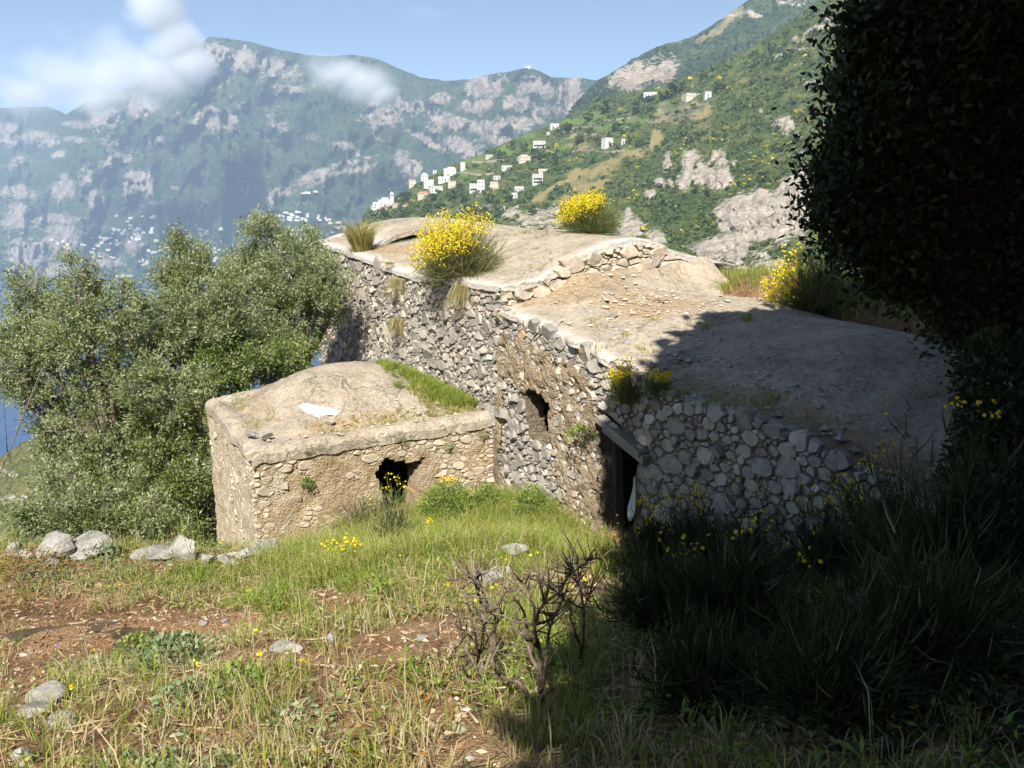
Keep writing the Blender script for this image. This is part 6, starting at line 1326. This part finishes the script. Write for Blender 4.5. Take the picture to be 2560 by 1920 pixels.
def house(x0, x1, y0, y1, label, wall='hwhite', roof='flat', storeys=2, bays=3, rot=None, balcony=False, annex=0, rel=hill, name='village_house'):
    px = (x0 + x1) / 2; p = np.array(rel.at(px, y1)); k = p[1] / FPX; w = (x1 - x0) * k * 0.72; h = (y1 - y0) * k * 0.80; d = min(w * 0.85, 11); rot = rng.uniform(-0.3, 0.3) if rot is None else rot
    root = empty(name, p, label, 'house'); body = block('wall', p, rot, -w / 2, w / 2, 0, d, -4, h, M[wall], root)
    if roof == 'flat':
        block('roof', p, rot, -w / 2 - 0.2, w / 2 + 0.2, -0.2, d + 0.2, h + 0.005, h + 0.3, M['concrete' if wall != 'hwhite' else 'hwhite'], root)
    elif roof == 'dome':
        rg = block('roof', p, rot, -w / 2 - 0.15, w / 2 + 0.15, -0.15, d + 0.15, h + 0.005, h + 0.2, M['hwhite'], root)
    else:
        c, s = math.cos(rot), math.sin(rot); ex, ey = np.array([c, s, 0]), np.array([-s, c, 0]); o = 0.4; rh = min(h * 0.3, 1.8)
        q = [p + ex * sx * (w / 2 + o) + ey * yy + np.array([0, 0, h + 0.01]) for sx, yy in ((-1, -o), (1, -o), (1, d + o), (-1, d + o))]; q += [p + ex * sx * w * 0.25 + ey * d / 2 + np.array([0, 0, h + rh]) for sx in (-1, 1)]
        mk('roof', q, [(0, 1, 5, 4), (2, 3, 4, 5), (1, 2, 5), (3, 0, 4), (0, 3, 2, 1)], M['tile'], root)
    sh = h / storeys
    for st in range(storeys):
        for b in range(bays):
            cx = -w / 2 + w * (b + 0.5) / bays; ww = min(0.45, w / bays * 0.15); door = st == 0 and b == bays // 2
            block('door' if door else 'window', p, rot, cx - ww, cx + ww, -0.05, 0.12, st * sh + (0.05 if door else sh * 0.36), st * sh + sh * 0.70, M['pane'], root)
    if balcony:
        for st in range(1, storeys):
            block('balcony', p, rot, -w * 0.42, w * 0.42, -1.5, -0.002, st * sh - 0.25, st * sh, M['hgrey'], root); block('railing', p, rot, -w * 0.42, w * 0.42, -1.5, -1.42, st * sh + 0.004, st * sh + 0.9, M['hgrey'], root)
    if annex: block('roof_room', p, rot, -w * 0.25, w * 0.3, d * 0.3, d * 0.8, h + 0.31, h + 0.3 + annex, M[wall], root)
    return root
house(1051, 1074, 434, 453, 'narrow white house at the top left of the white cluster', rot=0.3, bays=2, annex=1.5)
house(1056, 1089, 446, 470, 'tall white house with small dark windows in the white cluster', rot=0.15, storeys=3, bays=3)
house(1090, 1131, 439, 457, 'long low white house in the middle of the white cluster', storeys=1, bays=4)
house(1116, 1144, 451, 469, 'beige house at the right end of the white cluster', 'hbeige', bays=3, rot=-0.25)
house(1072, 1113, 462, 483, 'white house stepping down at the front of the white cluster', bays=4, storeys=2, rot=0.35)
house(1104, 1146, 418, 441, 'broad white house with arcade above the white cluster', bays=5, storeys=2, annex=1.4)
house(1150, 1165, 402, 427, 'slim tall white house at the skyline of the village', bays=2, storeys=3, rot=0.2)
house(1081, 1093, 425, 432, 'tiny white hut left of the arcade house', bays=1, storeys=1)
house(1171, 1196, 455, 482, 'white house wing with a shaded balcony', bays=3, balcony=True, rot=0.15); house(1190, 1215, 444, 482, 'tall bright white house attached to the balcony wing', storeys=3, bays=2, rot=-0.2)
house(1221, 1250, 452, 473, 'beige stone house right of the tall bright white one', 'hbeige', bays=3)
house(1231, 1254, 438, 451, 'ruined grey wall house behind the beige stone house', 'hgrey', storeys=1, bays=2)
house(1327, 1362, 431, 461, 'grey white house with stacked balconies on the slope', 'hwhite', bays=3, storeys=3, balcony=True, rot=0.1)
house(1342, 1373, 421, 434, 'beige upper wing behind the balcony house', 'hbeige', storeys=1, bays=3)
house(1250, 1285, 412, 427, 'low white house with a deep flat roof', storeys=1, bays=3)
house(1293, 1332, 388, 406, 'beige house with a hipped roof amid trees', 'hbeige', storeys=2, bays=4, annex=1.2)
house(1212, 1235, 386, 396, 'low house with pale flat roof on a green terrace', 'hgrey', storeys=1, bays=3)
house(1327, 1369, 350, 370, 'white villa with a columned porch high above the village', storeys=2, bays=4, balcony=True, rot=-0.3)
house(1276, 1296, 480, 496, 'small white house beside the dark pergola', storeys=1, bays=2); house(1282, 1314, 464, 480, 'dark open pergola frame house below the balcony house', 'hgrey', storeys=1, bays=6)
house(1020, 1043, 448, 464, 'beige house perched above the church roofs', 'hbeige', bays=3); house(1040, 1078, 480, 497, 'brown stone house with a terracotta roof below the white cluster', 'hbeige', 'tile', 2, 5)
house(1250, 1264, 513, 533, 'square stone tower ruin at the foot of the village', 'hgrey', storeys=2, bays=1, rot=0.3)
house(1508, 1538, 341, 368, 'white cube house with one blank bright wall', bays=1, storeys=1, rot=0.45); house(1553, 1564, 345, 361, 'little white shed right of the white cube house', bays=1, storeys=1)
house(1373, 1401, 307, 322, 'small white house on the skyline spur', storeys=1, bays=2); house(1366, 1376, 330, 338, 'tiny white chapel below the skyline house', storeys=1, bays=1)
house(1708, 1760, 232, 246, 'long low house with pergola posts near the hilltop', 'hbeige', storeys=1, bays=7); house(1760, 1781, 227, 245, 'white block at the end of the long hilltop house', storeys=1, bays=1)
house(1604, 1648, 229, 243, 'pale roofed villa behind the umbrella pine', storeys=1, bays=4, roof='flat')
# dry stone terrace walls of the fields
M['terrace'] = plain('terrace_stone', (0.30, 0.26, 0.20))
for n_, (x0, x1, y, where) in enumerate(((1650, 1770, 262, 'topmost under the long hilltop house'), (1640, 1750, 276, 'second below the long hilltop house'), (1630, 1740, 290, 'third below the long hilltop house'), (1620, 1720, 305, 'lowest below the umbrella pine'), (1440, 1520, 340, 'left of the white cube house'), (1430, 1560, 380, 'below the white cube house'), (1150, 1235, 436, 'above the tall bright white house'), (1180, 1260, 405, 'beside the deep roofed house'), (1500, 1600, 300, 'under the dark broad tree'), (1395, 1500, 322, 'right of the skyline house'))):
    pts = [np.array(hill.at(x, y + 3 * math.sin(x / 17))) for x in np.linspace(x0, x1, 9)]; b = MB()
    for p, q in zip(pts[:-1], pts[1:]):
        d = (q - p) / 2; nn = np.array([0, -0.6, 0]); b.add(*boxv((p + q) / 2 + np.array([0, -0.5, 0.5]), d, nn, (0, 0, 1.3)))
    tag(b.build('terrace_wall', M['terrace']), 'long dry stone terrace wall ' + where, 'wall')
# the church
p = np.array(hill.at(958, 520)); k = p[1] / FPX; ch = empty('church', p, 'white church with a slim belfry on the spur above the sea', 'church')
block('nave', p, 0.25, -10 * k, 22 * k, 0, 12, -4, 20 * k, M['hwhite'], ch); block('aisle', p, 0.25, -24 * k, -10 * k - 0.01, 0.4, 10, -4, 14 * k, M['hwhite'], ch); block('facade_gable', p, 0.25, -2 * k, 14 * k, 0.5, 9, 20 * k + 0.01, 25 * k, M['hwhite'], ch)
bt = block('belfry', p, 0.25, 18 * k, 26 * k, -1.0, 2.2, -2, 36 * k, M['hwhite'], ch); block('belfry_lantern', p, 0.25, 19.5 * k, 24.5 * k, -0.6, 1.8, 36 * k + 0.01, 39 * k, M['hwhite'], ch); block('bell_opening', p, 0.25, 20.5 * k, 23.5 * k, -1.06, -0.9, 28 * k, 33 * k, M['pane'], ch)
for x in (-18, -4, 4, 12): block('window', p, 0.25, x * k - 0.5, x * k + 0.5, -0.05 + (0.4 if x < -10 else 0), 0.2 + (0.4 if x < -10 else 0), 6 * k, 10 * k, M['pane'], ch)
house(944, 972, 518, 533, 'terracotta roofed house below the white church', 'hbeige', 'tile', 2, 4); house(980, 1000, 508, 520, 'low house with an orange tiled roof right of the church', 'hbeige', 'tile', 1, 3); house(1004, 1024, 512, 522, 'small red roofed house set back right of the church', 'hbeige', 'tile', 1, 2); house(926, 944, 512, 530, 'grey stepped house left of the white church', 'hgrey', 'flat', 2, 2)
# the far town: small pale houses, too far to show parts
def town_mesh(kind):
    b = MB(); add = lambda x0, x1, y0, y1, z0, z1: b.add(*boxv(((x0 + x1) / 2, (y0 + y1) / 2, (z0 + z1) / 2), ((x1 - x0) / 2, 0, 0), (0, (y1 - y0) / 2, 0), (0, 0, (z1 - z0) / 2)), 0)
    add(-1, 1, 0, 1.2, -0.8, 0.9); add(-1.06, 1.06, -0.06, 1.26, 0.905, 1.0)
    if kind == 1: add(-0.3, 0.7, 0.3, 1.0, 1.003, 1.5)
    if kind == 2: add(-1.9, -1.003, 0.1, 1.1, -0.8, 0.4)
    if kind == 3: add(1.003, 2.1, 0.2, 1.2, -0.8, 0.55); add(-0.8, 0.2, 0.2, 0.9, 1.003, 1.4)
    for i in range(3): add(-0.75 + i * 0.6, -0.5 + i * 0.6, -0.03, 0.05, 0.15, 0.6)
    return npmesh('town_house', b.V(), b.f, M['hwhite'] if kind != 2 else M['hbeige'], False)
tm = [town_mesh(i) for i in range(4)]
LOOK = ['plain pale house', 'pale house with a roof room', 'beige house with a low wing', 'stepped pale house']
i = 0
for (cx, cy_, rx, ry, n, where) in ((280, 590, 70, 28, 30, 'in the main far town under the crags'), (255, 625, 45, 25, 14, 'low on the far town slope above the sea'), (345, 575, 55, 12, 12, 'on the road line above the far town'), (375, 655, 34, 12, 8, 'by the shore under the far town'), (405, 620, 40, 16, 9, 'right of the cone shaped far crag'), (500, 575, 26, 10, 6, 'on the wooded far slope beside the viaduct bend'), (560, 640, 40, 22, 16, 'seen between the two olive crowns'),
                                   (610, 560, 50, 10, 8, 'above the olive beside the wall'), (720, 545, 36, 16, 22, 'in the dense upper quarter below the church spur'), (735, 590, 40, 22, 20, 'just beyond the left end of the tall roof'), (790, 545, 40, 14, 12, 'between the dense quarter and the church spur'), (850, 575, 30, 16, 10, 'behind the grass tussock on the roof'), (150, 605, 40, 20, 6, 'on the lone left crag over the sea'), (340, 690, 60, 8, 5, 'at the water line of the far bay'), (770, 480, 30, 10, 4, 'high on the far slope left of the church'), (330, 545, 60, 8, 6, 'on the bare shelf over the far town')):
    for _ in range(n):
        x, y = rng.normal(cx, rx * 0.55), min(rng.normal(cy_, ry * 0.55), 690); p = far.at(x, y); k = p[1] / FPX; o = bpy.data.objects.new('town_house', tm[i % 4]); col.objects.link(o)
        w = rng.uniform(2.8, 5.8) * k; o.location = p - Vector((0, 8, 0)); o.rotation_euler = (0, 0, rng.uniform(-0.5, 0.5)); o.scale = (w, 9, w * rng.uniform(0.5, 0.75)); tag(o, 'tiny ' + LOOK[i % 4] + ' ' + where, 'house', 'houses of the far town'); i += 1
p = far.at(1320, 172); o = bpy.data.objects.new('summit_house', tm[1]); col.objects.link(o); o.location = p; o.scale = (11, 8, 7); tag(o, 'tiny white house on the far mountain saddle skyline', 'house')
# ------------------------------------------------------------------ air: haze over the whole bay, and two clouds on the mountain
t = NT('haze_air'); v = t.n('ShaderNodeVolumePrincipled'); v.inputs['Color'].default_value = (0.58, 0.76, 1.0, 1); v.inputs['Density'].default_value = 0.00014; v.inputs['Anisotropy'].default_value = 0.0
t.l(v.outputs[0], t.out.inputs['Volume'])
V, F = boxv((0, 2800, 240), (10000, 0, 0), (0, 4300, 0), (0, 0, 565)); o = mk('haze', V, F, t.m); tag(o, kind='stuff')
def cloud(name, label, lobes, Y, dens, nscale, seed, thick):
    """puffs given in photo pixels (px, py, rx, ry, weight); density falls off from each puff and is broken up by noise"""
    L = []
    for (px, py, rx, ry, w) in lobes:
        p = at(px, py, Y); k = Y / FPX; L.append((p, rx * k, ry * k, w))
    lo = np.min([[p.x - a * 1.25, p.y - thick, p.z - b * 1.25] for p, a, b, w in L], 0); hi = np.max([[p.x + a * 1.25, p.y + thick, p.z + b * 1.25] for p, a, b, w in L], 0)
    t = NT(name); P = t.pos(); acc = None
    wn_ = t.n('ShaderNodeTexNoise'); wn_.inputs['Scale'].default_value = nscale * 0.5; wn_.inputs['Detail'].default_value = 3; t.l(P, wn_.inputs['Vector'])
    off = t.n('ShaderNodeVectorMath', operation='MULTIPLY_ADD'); t.l(wn_.outputs['Color'], off.inputs[0]); off.inputs[1].default_value = (90, 90, 90); t.l(P, off.inputs[2])
    for (p, a, b, w) in L:
        m = t.n('ShaderNodeMapping'); m.vector_type = 'POINT'; m.inputs['Location'].default_value = (-(p.x + 45) / a, -(p.y + 45) / thick, -(p.z + 45) / b); m.inputs['Scale'].default_value = (1 / a, 1 / thick, 1 / b); t.l(off.outputs[0], m.inputs['Vector'])
        ln = t.n('ShaderNodeVectorMath', operation='LENGTH'); t.l(m.outputs[0], ln.inputs[0]); f = t.fr(ln.outputs['Value'], 1.0, 0.1, 0.0, w); acc = f if acc is None else t.math('MAXIMUM', acc, f)
    nz = t.noise(P, nscale, 7, 0.62); d = t.math('MULTIPLY', t.fr(t.math('ADD', acc, t.math('MULTIPLY', t.math('SUBTRACT', nz, 0.5), 1.7)), 0.08, 1.0), acc)
    v = t.n('ShaderNodeVolumePrincipled'); v.inputs['Color'].default_value = (0.90, 0.905, 0.925, 1); v.inputs['Anisotropy'].default_value = 0.0
    t.l(t.math('MULTIPLY', d, dens), v.inputs['Density']); t.l(v.outputs[0], t.out.inputs['Volume'])
    V, F = boxv((lo + hi) / 2, ((hi[0] - lo[0]) / 2, 0, 0), (0, (hi[1] - lo[1]) / 2, 0), (0, 0, (hi[2] - lo[2]) / 2)); o = mk(name, V, F, t.m); tag(o, label, 'cloud', kind='stuff'); return o
cloud('cloud', 'tall bright cloud plume with a grey veil drifting left over the mountain', [(400, 20, 85, 85, 1.0), (440, 105, 85, 75, 1.0), (480, 160, 68, 66, 1.0), (405, 190, 120, 75, 0.7), (300, 185, 200, 110, 0.55), (170, 200, 210, 95, 0.5), (60, 225, 180, 70, 0.46), (270, 245, 200, 60, 0.55), (425, -60, 80, 80, 0.9), (260, 110, 170, 90, 0.2)], 2700, 0.07, 0.008, 1, 130)
cloud('cloud', 'small white cloud clinging to the middle of the far mountain', [(910, 212, 105, 56, 0.95), (845, 190, 95, 56, 0.8), (955, 232, 62, 42, 0.8), (800, 172, 70, 40, 0.5)], 2500, 0.045, 0.012, 2, 80)
cloud('cloud', 'faint thin cloud wisp in the open sky', [(1060, 30, 110, 34, 0.5)], 2700, 0.006, 0.008, 3, 70)
scene.cycles.volume_step_rate = 1.0; scene.cycles.volume_max_steps = 256; scene.cycles.volume_bounces = 3
